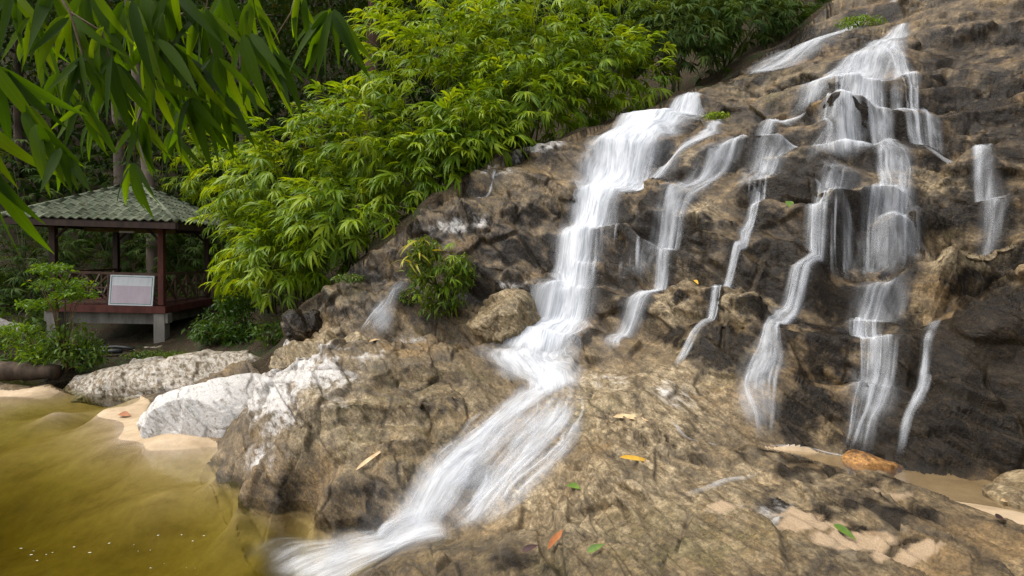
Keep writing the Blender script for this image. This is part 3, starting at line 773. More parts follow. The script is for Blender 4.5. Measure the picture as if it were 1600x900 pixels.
def ribbon(pth, dens, layer, off=0.05, spread=1.0, u0=0.0, ends_len=.3, rough_w=.3):
    """a sheet of water following a course (x, y, half width) over the finished rock"""
    m_ = len(pth)
    cols = int(np.clip(pth[:, 2].max() * 2 * spread / 0.03, 4, 40))
    t = np.linspace(-1, 1, cols)
    sl_ = np.arange(m_) * .03
    wl = 1 + rough_w * noise3(np.c_[sl_ * 2.3, sl_ * 0 + layer + .37, sl_ * 0 + u0 + .21], 421); wr = 1 + rough_w * noise3(np.c_[sl_ * 2.3, sl_ * 0 + layer + .37, sl_ * 0 + u0 + 50.21], 423)
    half_ = np.where(t[None, :] < 0, wl[:, None], wr[:, None]) * pth[:, 2][:, None] * spread
    k_ = 9
    dx, dy = np.gradient(box_smooth(pth[:, 0], k_)), np.gradient(box_smooth(pth[:, 1], k_))
    dl = np.hypot(dx, dy) + 1e-9
    lx, ly = box_smooth(-dy / dl + .55, k_), box_smooth(dx / dl, k_)
    ll = np.hypot(lx, ly) + 1e-9; lx, ly = lx / ll, ly / ll
    xs = pth[:, 0][:, None] + t[None, :] * half_ * lx[:, None]
    ys = pth[:, 1][:, None] + t[None, :] * half_ * ly[:, None]
    z = surf(xs.ravel(), ys.ravel()).reshape(xs.shape)
    zs = np.stack([np.maximum(box_smooth(z[:, j], 4), z[:, j] - 0.012) for j in range(cols)], 1)
    zs = np.maximum(zs, -.03)
    e_ = 0.12
    gxn = -(H(xs.ravel() + e_, ys.ravel()) - H(xs.ravel() - e_, ys.ravel())) / (2 * e_)
    gyn = -(H(xs.ravel(), ys.ravel() + e_) - H(xs.ravel(), ys.ravel() - e_)) / (2 * e_)
    gl = np.sqrt(gxn ** 2 + gyn ** 2 + 1)
    nn = np.c_[gxn / gl, gyn / gl, 1 / gl]
    arc = np.r_[0, np.cumsum(np.sqrt(np.diff(pth[:, 0]) ** 2 + np.diff(pth[:, 1]) ** 2 + np.diff(zs[:, cols // 2]) ** 2))]
    uu = (t[None, :] * pth[:, 2][:, None] * 0.75 + t[None, :] * pth[:, 2].mean() * 0.25) * spread + u0 + 0 * xs
    vv = arc[:, None] + 0 * xs
    edge = 1 - np.abs(t)[None, :] ** 1.6 + 0 * xs
    ends = np.minimum(sstep(0, ends_len, arc), sstep(0, ends_len * 1.3, arc[-1] - arc))[:, None]
    edge = edge * (0.12 + 0.88 * ends)
    lift = off * (0.45 + 0.55 * np.minimum(edge, 1)) + 0.012 * noise3(np.c_[uu.ravel() * 14, vv.ravel() * 1.2, np.full(uu.size, layer * 5.0 + .3)], 411).reshape(xs.shape)
    V = np.c_[xs.ravel(), ys.ravel(), zs.ravel()] + nn * lift.ravel()[:, None]
    idx = np.arange(m_ * cols).reshape(m_, cols)
    q = np.stack([idx[:-1, :-1], idx[1:, :-1], idx[1:, 1:], idx[:-1, 1:]], -1).reshape(-1, 4)
    return V, q, dict(across=uu.ravel(), along=vv.ravel(), edge=edge.ravel(), dens=np.full(xs.size, dens))

def join(parts):
    V, Q, A, o = [], [], {}, 0
    for v, q, a in parts:
        V.append(v); Q.append(q + o); o += len(v)
        for k, x in a.items(): A.setdefault(k, []).append(x)
    return np.concatenate(V), np.concatenate(Q), {k: np.concatenate(x) for k, x in A.items()}

def strands(key, n, rg, reach=1.15, dens=.50, wmin=.015, wmax=.06):
    """separate threads of water wandering along a course"""
    pth = PATHS[key]; out = []
    for k in range(n):
        m_ = len(pth)
        a = int(rg.uniform(0, .6) * m_); b = min(m_, a + max(12, int(rg.uniform(.25, .8) * m_)))
        if b - a < 10: continue
        seg = pth[a:b].copy()
        s_ = np.arange(b - a) * .03
        t0 = rg.uniform(-reach, reach) + .28 * noise3(np.c_[s_ * 1.3, s_ * 0 + k + .5, s_ * 0 + .5], 433)
        seg[:, 0] += t0 * seg[:, 2]; seg[:, 1] -= .25 * t0 * seg[:, 2]
        seg[:, 2] = rg.uniform(wmin, wmax)
        out.append(ribbon(seg, dens * rg.uniform(.7, 1.0), 0, rg.uniform(.03, .08), 1.0, k * 1.7, .25, .5))
    return join(out)

DENS = dict(main=1.1, main2=1.15, landing=1.05, low_a=.95, low_b=.72, low_c=.72, low_d=.5, low_wide=.5, outflow=.9, mid=.75, fifth=.72, veil=.66, veil2=.7, veil3=.7, veil4=.6, thin=.7, right=.75, third=.85, fourth=.75, top_a=.9)
def waterfall(name, label, sheets, threads=()):
    """one fall: an Empty at its foot, every sheet of water a child"""
    foot = PATHS[sheets[0][0]][-1]
    root = add(name, None, loc=(foot[0], foot[1], float(surf(foot[0], foot[1]))))
    tag(root, label, "waterfall" if name != 'stream' else 'stream', "falls and rills running down the rock")
    rg = np.random.default_rng(len(label))
    for i, s in enumerate(sheets):
        key, dens, layer, off = s[:4]
        dens *= DENS.get(key, .85)
        V, q, at = ribbon(PATHS[key], dens, layer, off, s[4] if len(s) > 4 else 1.0, i * 3.3)
        add("water_sheet", mesh_from("water_sheet", V - np.array(root.location), q, attrs=at), M_silk[layer], root)
    for key, n_ in threads:
        V, q, at = strands(key, n_, rg, .75 if key in ('veil', 'fifth', 'thin') else .95 if key in ('low_wide', 'veil2', 'veil3', 'veil4', 'veil5', 'veil6') else 1.15)
        add("water_threads", mesh_from("water_threads", V - np.array(root.location), q, attrs=at), M_silk[0], root)
    return root
waterfall('waterfall', "broad bright white waterfall, the widest, dropping to the ledge beside the big rounded mound",
          [('main', 1.0, 0, .07, 1.2), ('main2', 1.05, 1, .12, 1.15), ('main', .55, 2, .05, 1.5), ('main', .9, 1, .10), ('landing', 1.0, 1, .05, 1.15), ('landing', .75, 2, .07, 1.5), ('veil6', .34, 0, .07)], [('main', 14), ('veil6', 8)])
waterfall('lower_cascade', "broken white cascade fanning down the tan rock into the yellow pool",
          [('low_wide', .50, 2, .05, 1.1), ('low_wide', .45, 0, .07, .95), ('low_a', .85, 0, .05, 1.1), ('low_b', .72, 1, .05, 1.15), ('low_c', .68, 2, .05), ('low_d', .70, 1, .06, 1.2), ('low_e', .6, 0, .03), ('low_a', .6, 2, .08, 1.4), ('low_b', .5, 0, .07, 1.5), ('low_c', .45, 1, .06, 1.6), ('outflow', .85, 2, .05, .8), ('outflow', .62, 0, .06, 1.3), ('outflow', .46, 1, .07, 1.9)],
          [('low_wide', 40), ('low_a', 8), ('low_b', 8)])
waterfall('waterfall', "short narrow fall joining the broad white waterfall near its lip", [('second', .85, 0, .05), ('second', .5, 1, .06, 1.6)], [('second', 4)])
waterfall('waterfall', "long narrow fall next to the broad white waterfall, ending on the tan slab", [('third', .80, 1, .05), ('third', .42, 2, .06, 1.8), ('veil5', .30, 0, .07)], [('third', 10), ('veil5', 9)])
waterfall('waterfall', "faint thread of water over a dark wet block, between two stronger falls", [('fourth', .58, 2, .04), ('fourth', .38, 0, .05, 1.7), ('veil3', .36, 1, .06)], [('fourth', 8), ('veil3', 10)])
waterfall('waterfall', "branching lacy fall high on the rock below the summit notch", [('top_a', .85, 0, .06), ('top_b', .72, 1, .05), ('top_c', .58, 2, .05), ('top_d', .58, 0, .05), ('top_a', .45, 2, .05, 1.7), ('top_b', .45, 0, .05, 1.6), ('top_e', .7, 1, .06, 1.2), ('top_f', .55, 2, .05, 1.3), ('top_g', .5, 1, .05, 1.3), ('veil2', .42, 2, .06)], [('top_a', 12), ('top_b', 8), ('top_c', 8), ('top_d', 6), ('top_e', 8), ('veil2', 14)])
waterfall('waterfall', "fall pouring over a square overhanging ledge as a thin veil", [('mid', .72, 1, .06), ('mid', .45, 2, .08, 1.5), ('veil', .40, 0, .05), ('veil', .34, 1, .05, 1.4), ('veil4', .30, 2, .07)], [('mid', 12), ('veil', 16), ('veil4', 18)])
waterfall('waterfall', "long winding fall that spreads into a veil on the dark wall above the sandy basin", [('fifth', .60, 2, .05), ('fifth', .45, 0, .06, 1.4)], [('fifth', 18)])
waterfall('waterfall', "short fall with a sideways run along a ledge, ending on the pale shelf", [('right', .62, 1, .05), ('right', .4, 2, .06, 1.5)], [('right', 8)])
waterfall('waterfall', "hair-thin trickle down the blackest part of the wet wall", [('thin', .42, 0, .04), ('thin', .3, 1, .05, 1.5)], [('thin', 5)])
waterfall('waterfall', "white chute in a gully under the dark bamboo at the top", [('high', .68, 0, .05, 1.3), ('high', .5, 1, .06, 1.7)], [('high', 12)])
waterfall('waterfall', "tiny white spill at the summit of the rock", [('summit', .75, 1, .05)])
waterfall('waterfall', "thin grey rill sliding past the leafy plant on the rock", [('plant_side', .5, 2, .04), ('plant_side', .38, 0, .05, 1.4)], [('plant_side', 6)])
waterfall('waterfall', "tiny rill on the pale rock rim under the bamboo", [('tiny', .6, 0, .03)])
waterfall('stream', "small white run of water across the tan slab", [('slab_run', .72, 1, .03), ('slab_run2', .5, 2, .03)])
waterfall('stream', "thin line of white foam along the foot of the dark wet wall", [('foam_a', .55, 1, .02), ('foam_b', .6, 0, .02)])

# --- pool: closed body of amber water
def pool_material():
    m = NT("pool_water")
    p = m.pos()
    b = m.bump(m.noise(m.map(p, scale=(1, 1.8, 1)), 3.0, 4, 0.5), 0.08, 0.05)
    gl = m.n("BsdfGlossy"); gl.inputs['Roughness'].default_value = 0.1; m.set(gl.inputs['Normal'], b)
    tr = m.n("BsdfTransparent")
    fr = m.n("Fresnel"); fr.inputs[0].default_value = 1.33
    mx = m.n("MixShader"); m.set(mx.inputs[0], fr.outputs[0])
    m.t.links.new(tr.outputs[0], mx.inputs[1]); m.t.links.new(gl.outputs[0], mx.inputs[2])
    va = m.n("VolumeAbsorption"); va.inputs['Color'].default_value = (0.60, 0.585, 0.0, 1); va.inputs['Density'].default_value = 1.15
    return m.done(mx.outputs[0], va.outputs[0])
mb = MB()
mb.box((-12.5, 7.2, -1.5), (30, 13.6, 3.0))
struct(mb.add("water", pool_material()))

M_foam = NT("foam_fleck"); M_foam = M_foam.done(M_foam.principled((.42, .40, .30), .7))
fv, ff = [], []
rgf = np.random.default_rng(3)
for k in range(20):
    fp = PZ(rgf.uniform(5, 330), 890 - 60 * rgf.random() ** 2 - (30 if k % 4 == 0 else 0), .012)
    r0 = rgf.uniform(.003, .010); b = len(fv)
    for j in range(7):
        fv.append((fp[0] + r0 * 1.6 * math.cos(j * .9) * rgf.uniform(.7, 1.2), fp[1] + r0 * math.sin(j * .9) * rgf.uniform(.7, 1.2), .012))
    ff.append(tuple(range(b, b + 7)))
me = bpy.data.meshes.new("foam"); me.from_pydata(fv, [], ff); me.update()
o = add("foam", me, M_foam); o["kind"] = "stuff"; o["label"] = "tiny white foam flecks drifting on the amber pool"

def shallow_material(name, col, dens):
    m = NT(name)
    p = m.pos()
    b = m.bump(m.noise(m.map(p, scale=(1, 1, 1)), 6.0, 4, 0.5), 0.12, 0.03)
    gl = m.n("BsdfGlossy"); gl.inputs['Roughness'].default_value = 0.2; m.set(gl.inputs['Normal'], b)
    tr = m.n("BsdfTransparent"); tr.inputs[0].default_value = (*col, 1)
    fr = m.n("Fresnel"); fr.inputs[0].default_value = 1.33
    mx = m.n("MixShader"); m.set(mx.inputs[0], m.math('MULTIPLY', fr.outputs[0], .6))
    m.t.links.new(tr.outputs[0], mx.inputs[1]); m.t.links.new(gl.outputs[0], mx.inputs[2])
    return m.done(mx.outputs[0])
M_shallow = shallow_material("shallow_water", (0.93, 0.88, 0.74), 1)
def sheet(name, poly, z):
    me = bpy.data.meshes.new(name)
    me.from_pydata([(x, y, z) for x, y in poly], [], [tuple(range(len(poly)))])
    me.update()
    return struct(add(name, me, M_shallow))
sheet("shallow_water", [(1.8, 6.9), (7, 6.6), (7, 3.9), (4.2, 4.2), (3.2, 5.2)], 0.885)
# ------------------------------------------------------------------ loose boulders
def ico(n):
    t = (1 + 5 ** .5) / 2
    v = [(-1, t, 0), (1, t, 0), (-1, -t, 0), (1, -t, 0), (0, -1, t), (0, 1, t), (0, -1, -t), (0, 1, -t), (t, 0, -1), (t, 0, 1), (-t, 0, -1), (-t, 0, 1)]
    f = [(0, 11, 5), (0, 5, 1), (0, 1, 7), (0, 7, 10), (0, 10, 11), (1, 5, 9), (5, 11, 4), (11, 10, 2), (10, 7, 6), (7, 1, 8), (3, 9, 4), (3, 4, 2), (3, 2, 6), (3, 6, 8), (3, 8, 9), (4, 9, 5), (2, 4, 11), (6, 2, 10), (8, 6, 7), (9, 8, 1)]
    V = [Vector(p).normalized() for p in v]
    for _ in range(n):
        cache, nf = {}, []
        def mid(a, b):
            k = (min(a, b), max(a, b))
            if k not in cache:
                V.append(((V[a] + V[b]) / 2).normalized()); cache[k] = len(V) - 1
            return cache[k]
        for a, b, c in f:
            ab, bc, ca = mid(a, b), mid(b, c), mid(c, a)
            nf += [(a, ab, ca), (b, bc, ab), (c, ca, bc), (ab, bc, ca)]
        f = nf
    return np.array([tuple(p) for p in V]), np.array(f)
ICO6, ICO6F = ico(6)
ICO5, ICO5F = ico(5)
def boulder(name, label, cat, c, size, mat, rotz=0.0, power=2.6, relief=0.5, hi=False, seed=0, tilt=(0, 0), group="loose boulders around the fall", cuts=5):
    """a rounded block with a few broken planes; c is the centre of its base"""
    U, F = (ICO6, ICO6F) if hi else (ICO5, ICO5F)
    q = U / (np.abs(U) ** power).sum(1, keepdims=True) ** (1 / power)
    rg = np.random.default_rng(seed + 100)
    for _ in range(cuts):                                  # break planes off
        nrm = rg.normal(size=3); nrm[2] = abs(nrm[2]) * .7; nrm /= np.linalg.norm(nrm)
        lim = rg.uniform(.72, .95)
        over = q @ nrm - lim
        q = q - np.where(over > 0, over * .92, 0)[:, None] * nrm
    v = q * np.array(size)
    m = Matrix.Rotation(rotz, 3, 'Z') @ Matrix.Rotation(tilt[0], 3, 'X') @ Matrix.Rotation(tilt[1], 3, 'Y')
    v = v @ np.array(m).T
    nn = U @ np.array(m).T
    d, g1, g2 = rock_relief(v + np.array(c), relief, seed)
    v = v + nn * d[:, None]
    me = mesh_from(name, v, tris=F, smooth=False)
    return tag(add(name, me, mat, loc=tuple(c)), label, cat, group)
M_white_rock = rock_material("bleached_rock", False, white=0.93, tan=.7, wet=0.0, moss=.05)
M_ledge_rock = rock_material("pale_grey_rock", False, white=0.50, tan=.8, wet=.12, moss=.3)
M_brown_rock = rock_material("brown_rock", False, white=0.05, tan=.75, wet=.15, moss=.25)
M_orange_rock = rock_material("orange_rock", False, white=0.0, tan=.9, wet=0.0, moss=.0, tint=(1.15, .74, .36))
M_dark_rock = rock_material("dark_rock", False, white=0.0, tan=.2, wet=.6, moss=.4)
def B(px, py, d): p = P(px, py, d); return p
c = PZ(322, 678, 0.0); c[1] += .55; c[2] = -.05
boulder('boulder', "smooth white bleached boulder rising from the sand bank", 'boulder', c, (1.25, 1.15, .97), M_white_rock, .25, 2.2, .5, True, 1, cuts=3)
c = PZ(165, 612, 0.0); c[1] += .9; c[2] = -.12
boulder('boulder', "long low pale grey ledge at the water's edge below the pavilion", 'boulder', c, (1.5, 1.15, .62), M_ledge_rock, -.2, 2.3, .9, True, 2, tilt=(.0, -.16))
c = P(330, 590, 13.0); c[2] = .0
boulder('boulder', "flat pale ledge between the white boulder and the pavilion footing", 'boulder', c, (2.0, 1.0, .78), M_ledge_rock, .1, 2.4, .9, True, 3, tilt=(0, -.05))
c = P(435, 592, 11.0); c[2] = .2
boulder('boulder', "small flat pale stone wedged behind the white boulder", 'boulder', c, (.55, .5, .42), M_ledge_rock, .6, 2.6, .5, False, 4)
for px, py, d, sx, sy, sz, rz, sd, lab in ((505, 560, 10.6, .62, .5, .62, .3, 5, "squarish brown boulder in the outcrop behind the mound, under the bamboo"),
                                            (478, 500, 11.4, .42, .4, .34, .9, 6, "dark brown stone perched on the outcrop at the bamboo's foot"),
                                            (788, 488, 10.05, .6, .5, .40, -.5, 7, "wedge-shaped pale-topped boulder between the leafy plant and the broad waterfall"),
                                            (560, 545, 10.5, .5, .42, .4, 1.2, 8, "brown boulder at the foot of the thin grey rill"),
                                            (455, 560, 11.0, .4, .4, .36, .1, 9, "brown boulder at the outer end of the outcrop")):
    c = P(px, py, d); c[2] -= sz * .25
    boulder('boulder', lab, 'boulder', c, (sx, sy, sz), M_brown_rock if sd != 6 else M_dark_rock, rz, 3.0, .8, False, sd, tilt=(.2, -.3))
c = PZ(1368, 728, .86)
boulder('stone', "wedge-shaped orange stone lying in the sandy basin", 'stone', c, (.29, .14, .10), M_orange_rock, -.35, 3.0, .25, False, 10, tilt=(0, .22))
c = PZ(1612, 782, .86)
boulder('stone', "rounded olive-brown stone at the edge of the sandy basin", 'stone', c, (.34, .3, .22), M_brown_rock, .3, 2.3, .3, False, 11)

# ------------------------------------------------------------------ simple materials
def wood_material(name, c1, c2, rough=0.7, scale=6):
    m = NT(name)
    p = m.obj()
    n1 = m.noise(m.map(p, scale=(1, 1, .25)), scale, 5, .65); n2 = m.noise(p, 40, 4, .7)
    c = m.ramp(n1, (.35, c1), (.65, c2))
    c = m.mix(.35, c, m.ramp(n2, (.3, .3), (.7, .7)), 'OVERLAY')
    return m.done(m.principled(c, rough, m.bump(n2, .3, .01), .3))
M_redwood = wood_material("red_painted_wood", (0.065, 0.018, 0.012), (0.13, 0.038, 0.026))
M_darkwood = wood_material("dark_brown_wood", (0.022, 0.012, 0.008), (0.055, 0.030, 0.020))
M_polewood = wood_material("weathered_pole_wood", (0.06, 0.032, 0.020), (0.13, 0.078, 0.048))
M_concrete = wood_material("stained_concrete", (0.12, 0.105, 0.085), (0.27, 0.245, 0.21), .85, 3)
M_tile = wood_material("mossy_green_tile", (0.050, 0.058, 0.034), (0.175, 0.195, 0.125), .85, 2.2)
M_white = wood_material("white_enamel", (.60, .60, .60), (.74, .74, .73), .4)
M_lilac = wood_material("faded_lilac_print", (.50, .40, .44), (.58, .48, .51), .5)
M_teal = wood_material("teal_line", (.06, .16, .13), (.09, .20, .17), .5)
M_black = wood_material("black_plastic", (.012, .012, .013), (.03, .03, .032), .5)
M_bark = wood_material("bark", (0.030, 0.020, 0.013), (0.11, 0.075, 0.048), .9, 4)
M_greylog = wood_material("grey_dead_wood", (0.10, 0.09, 0.08), (0.22, 0.20, 0.18), .9, 5)

SIDE, ANG = 2.94, R(4.8)
xa = Vector((math.cos(ANG), math.sin(ANG), 0)); ya = Vector((-math.sin(ANG), math.cos(ANG), 0))
corner = Vector((-10.22, 16.5, 0))
pc = corner - xa * SIDE / 2 + ya * SIDE / 2
GZ = 0.35
FZ = 1.60 - GZ                                   # deck top over the footing level
pav = add("pavilion", None, loc=(pc.x, pc.y, GZ), rot=(0, R(1.6), ANG))
tag(pav, "open wooden pavilion with green tiled hip roof and red posts beside the pool", "pavilion")
h = SIDE / 2
MB().box((0, 0, FZ - .11), (SIDE + .34, SIDE + .34, .20)).add("deck", M_redwood, pav)
MB().box((0, -h + .22, FZ - .39), (SIDE - .1, .22, .34)).box((h - .22, .1, FZ - .385), (.22, SIDE - .5, .33)).box((0, h - .22, FZ - .39), (SIDE - .1, .22, .34)).box((-h + .22, .1, FZ - .385), (.22, SIDE - .5, .33)).add("floor_beam", M_concrete, pav)
EAVE = 3.98 - GZ
for sx in (-1, 1):
    for sy in (-1, 1):
        MB().box((sx * h, sy * h, (FZ + EAVE) / 2 + .02), (.15, .15, EAVE - FZ)).add("post", M_redwood if (sx, sy) == (1, -1) else M_darkwood, pav)
        f = MB().box((sx * (h - .02), sy * (h - .02), (FZ - .2) / 2 - .15), (.30, .30, FZ - .2 + .25))
        f.box((sx * (h - .02) + sx * .17, sy * (h - .02), FZ - .36), (.12, .26, .28))
        f.add("footing", M_concrete, pav)
# railing panels: poles and crossed braces
def rail_panel(a, b, seed):
    rg = random.Random(seed)
    a, b = Vector(a), Vector(b)
    L = (b - a).length; t = (b - a) / L
    def at(s, z): return tuple(a + t * s + Vector((0, 0, FZ + z)))
    root = MB().bar(at(0, .92), at(L, .90), .06, .07).add("railing", M_polewood, pav)
    MB().bar(at(0, .08), at(L, .08), .06, .06).add("bottom_rail", M_polewood, root)
    k = 4
    for i in range(k + 1):
        s = .09 + (L - .18) * i / k
        if 0 < i < k: MB().bar(at(s, .0), at(s, .89), .05, .05).add("baluster", M_polewood, root)
        if i < k:
            s2 = .09 + (L - .18) * (i + 1) / k
            j = rg.uniform(-.05, .05)
            MB().bar(at(s + .03, .87), at(s2 - .03, .12 + j), .05, .045).add("brace", M_polewood, root)
            MB().bar(at(s + .03, .12), at(s2 - .03, .86 - j), .045, .035).add("brace", M_polewood, root)
            if i % 2: MB().bar(at(s + .02, .5), at(s2 - .02, .49), .035, .03).add("brace", M_polewood, root)
rail_panel((-h, -h, 0), (h, -h, 0), 1)
rail_panel((h, -h, 0), (h, h, 0), 2)
rail_panel((-h, h, 0), (-h, -h, 0), 3)
# roof
OV = .78; E = h + OV; APEX = 5.2 - GZ
roof = MB()
roof.v = [(-E, -E, EAVE), (E, -E, EAVE), (E, E, EAVE), (-E, E, EAVE), (0, 0, APEX), (-E, -E, EAVE - .06), (E, -E, EAVE - .06), (E, E, EAVE - .06), (-E, E, EAVE - .06), (0, 0, APEX - .12)]
roof.f = [(0, 1, 4), (1, 2, 4), (2, 3, 4), (3, 0, 4), (6, 5, 9), (7, 6, 9), (8, 7, 9), (5, 8, 9), (0, 5, 6, 1), (1, 6, 7, 2), (2, 7, 8, 3), (3, 8, 5, 0)]
roof = roof.add("roof", M_darkwood, pav)
for a, b in (((-E, -E), (E, -E)), ((E, -E), (E, E)), ((E, E), (-E, E)), ((-E, E), (-E, -E))):
    a3, b3 = Vector((*a, EAVE - .1)), Vector((*b, EAVE - .1))
    t = (b3 - a3).normalized(); o = Vector((t.y, -t.x, 0)) * .022
    MB().bar(a3 + o, b3 + o, .036, .15).add("fascia_board", M_darkwood, roof)
for a, b in (((-h, -h), (h, -h)), ((h, -h), (h, h)), ((h, h), (-h, h)), ((-h, h), (-h, -h))):
    MB().bar((*a, EAVE - .06), (*b, EAVE - .06), .09, .16).add("roof_beam", M_darkwood, roof)
MB().bar((-h, -.1, EAVE - .2), (h * .8, -.1, EAVE - .2), .1, .12).add("tie_beam", wood_material("yellow_brown_wood", (.10, .075, .015), (.15, .11, .03)), roof)
MB().box((.35, -h + .3, EAVE - .27), (.4, .05, .05)).add("lamp_tube", M_white, roof)
for sx in (-1, 1):
    for sy in (-1, 1):
        MB().bar((sx * h, sy * h, EAVE - .55), (sx * (h - .42), sy * h, EAVE - .14), .06, .06).add("knee_brace", M_darkwood, roof)
def tile_material():
    m = NT("weathered_tile")
    rnd = m.n("ObjectInfo").outputs['Random']; p = m.pos()
    n1 = m.noise(p, 1.3, 5, .65); n2 = m.noise(p, 14, 5, .7)
    k = m.math('ADD', m.math('ADD', .08, m.math('MULTIPLY', rnd, .18)), m.math('ADD', m.math('MULTIPLY', n1, .5), m.math('MULTIPLY', n2, .3)))
    c = m.ramp(k, (.34, (.028, .032, .018)), (.55, (.095, .11, .066)), (.72, (.18, .195, .13)), (.85, (.27, .28, .21)))
    c = m.mix(m.math('MULTIPLY', m.smooth(m.noise(p, 5, 4, .6), .60, .70), .75), c, m.ramp(n2, (.4, (.03, .035, .008)), (.6, (.13, .085, .035))))
    return m.done(m.principled(c, .85, m.bump(n2, .4, .01), .2))
M_tile = tile_material()
# S-profile clay tiles: one mesh, laid course by course
TW, TL = .235, .36
tv, tf = [], []
ns = 8
for k in range(ns + 1):
    u = k / ns
    zz = .030 * math.cos(2 * math.pi * u) + .012
    for yy, dz in ((0, 0), (0, .022), (TL, -.004)):
        tv.append(((u - .5) * TW * 1.06, yy, zz + dz - (.012 if dz == 0 else 0)))
for k in range(ns):
    b = k * 3
    tf += [(b, b + 3, b + 4, b + 1), (b + 1, b + 4, b + 5, b + 2)]
tile_me = bpy.data.meshes.new("tile"); tile_me.from_pydata(tv, [], tf); tile_me.materials.append(M_tile); tile_me.update()
slope = math.hypot(E, APEX - EAVE); pitch = math.atan2(APEX - EAVE, E)
rows = int(slope / .285)
rt = random.Random(4)
for face in range(4):
    q = Matrix.Rotation(face * math.pi / 2, 4, 'Z')
    for r_ in range(rows):
        s = r_ * .285
        half = E * (1 - s / slope) - .02
        k = int(2 * half / TW)
        for i in range(k):
            x = (i - (k - 1) / 2) * TW
            if face in (2, 3) and rt.random() < 0: continue
            loc = Vector((x, -E + s * math.cos(pitch) - .03, EAVE + s * math.sin(pitch) + .035))
            mt = q @ Matrix.Translation(loc) @ Matrix.Rotation(pitch + rt.uniform(-.03, .03), 4, 'X') @ Matrix.Rotation(rt.uniform(-.04, .04), 4, 'Z')
            o = bpy.data.objects.new("tile", tile_me); COL.objects.link(o); o.parent = roof; o.matrix_local = mt
    a = q @ Vector((E + .01, -E - .01, EAVE + .06)); b = q @ Vector((0, 0, APEX + .06))
    MB().tube([a, a.lerp(b, .33), a.lerp(b, .66), b], .075, 8).add("hip_cap", M_tile, roof, True)
# white board leaning on the front railing
sw, sh = 1.2, .87
sc_ = pav.matrix_basis @ Vector((h - .78, -h - .155, FZ))
sign = add("sign_board", None, loc=sc_, rot=(R(-7), R(2.0), ANG))
tag(sign, "blank white and faded lilac board with teal border leaning on the pavilion railing", "board")
MB().box((0, 0, sh / 2), (sw, .03, sh)).add("panel", M_white, sign)
MB().box((0, -.018, sh * .36), (sw - .14, .006, sh * .58)).add("faded_print", M_lilac, sign)
bd = MB()
for z in (.045, sh - .045): bd.box((0, -.018, z), (sw - .08, .006, .014))
for x in (-sw / 2 + .045, sw / 2 - .045): bd.box((x, -.018, sh / 2), (.014, .006, sh - .106))
bd.add("border_line", M_teal, sign)
# stone pad, pipes, logs
p0 = pav.matrix_basis @ Vector((h - .02, -h + .0, 0))
boulder('stone', "flat pale stone pad under the pavilion's front footing", 'stone', (p0.x + .1, p0.y - .1, GZ - .12), (.85, .6, .2), M_ledge_rock, 0, 3, .3, False, 21)
for i, (z, y, lab) in enumerate(((.50, 15.6, "thin black water pipe on the bank under the pavilion, the higher one"), (.36, 15.1, "thicker black water pipe on the bank under the pavilion, the lower one"))):
    pts = [(x, y + .08 * math.sin(x * 2 + i), float(surf(x, y)) + .09 + .03 * i) for x in np.linspace(-13.2, -10.4, 12)]
    tag(MB().tube(pts, .045 + .02 * i, 10).add("water_pipe", M_black, None, True), lab, "pipe", "pipes under the pavilion")
def log(name, lab, pts, r, mat):
    rg = random.Random(len(lab))
    a = [Vector(p) for p in pts]
    full = []
    for i in range(13):
        f = i / 12 * (len(a) - 1); k = min(int(f), len(a) - 2)
        q = a[k].lerp(a[k + 1], f - k)
        full.append(q + Vector((0, rg.uniform(-.03, .03), rg.uniform(-.02, .02))))
    radii = [r * (1 - .35 * i / 12) * rg.uniform(.88, 1.1) for i in range(13)]
    o = MB().tube(full, radii, 14).add(name, mat, None, True)
    return tag(o, lab, "log", "fallen logs on the bank")
pa, pb = P(-60, 585, 13.2), P(92, 590, 13.4)
log('fallen_log', "thick dark rotting log at the water's edge in the shade", [(pa[0], pa[1], .32), (pb[0], pb[1], .25)], .27, M_bark)
pa, pb = P(-30, 497, 15.5), P(48, 522, 15.0)
log('fallen_log', "grey weathered log on the slope beside the pavilion", [tuple(pa), tuple(pb)], .17, M_greylog)
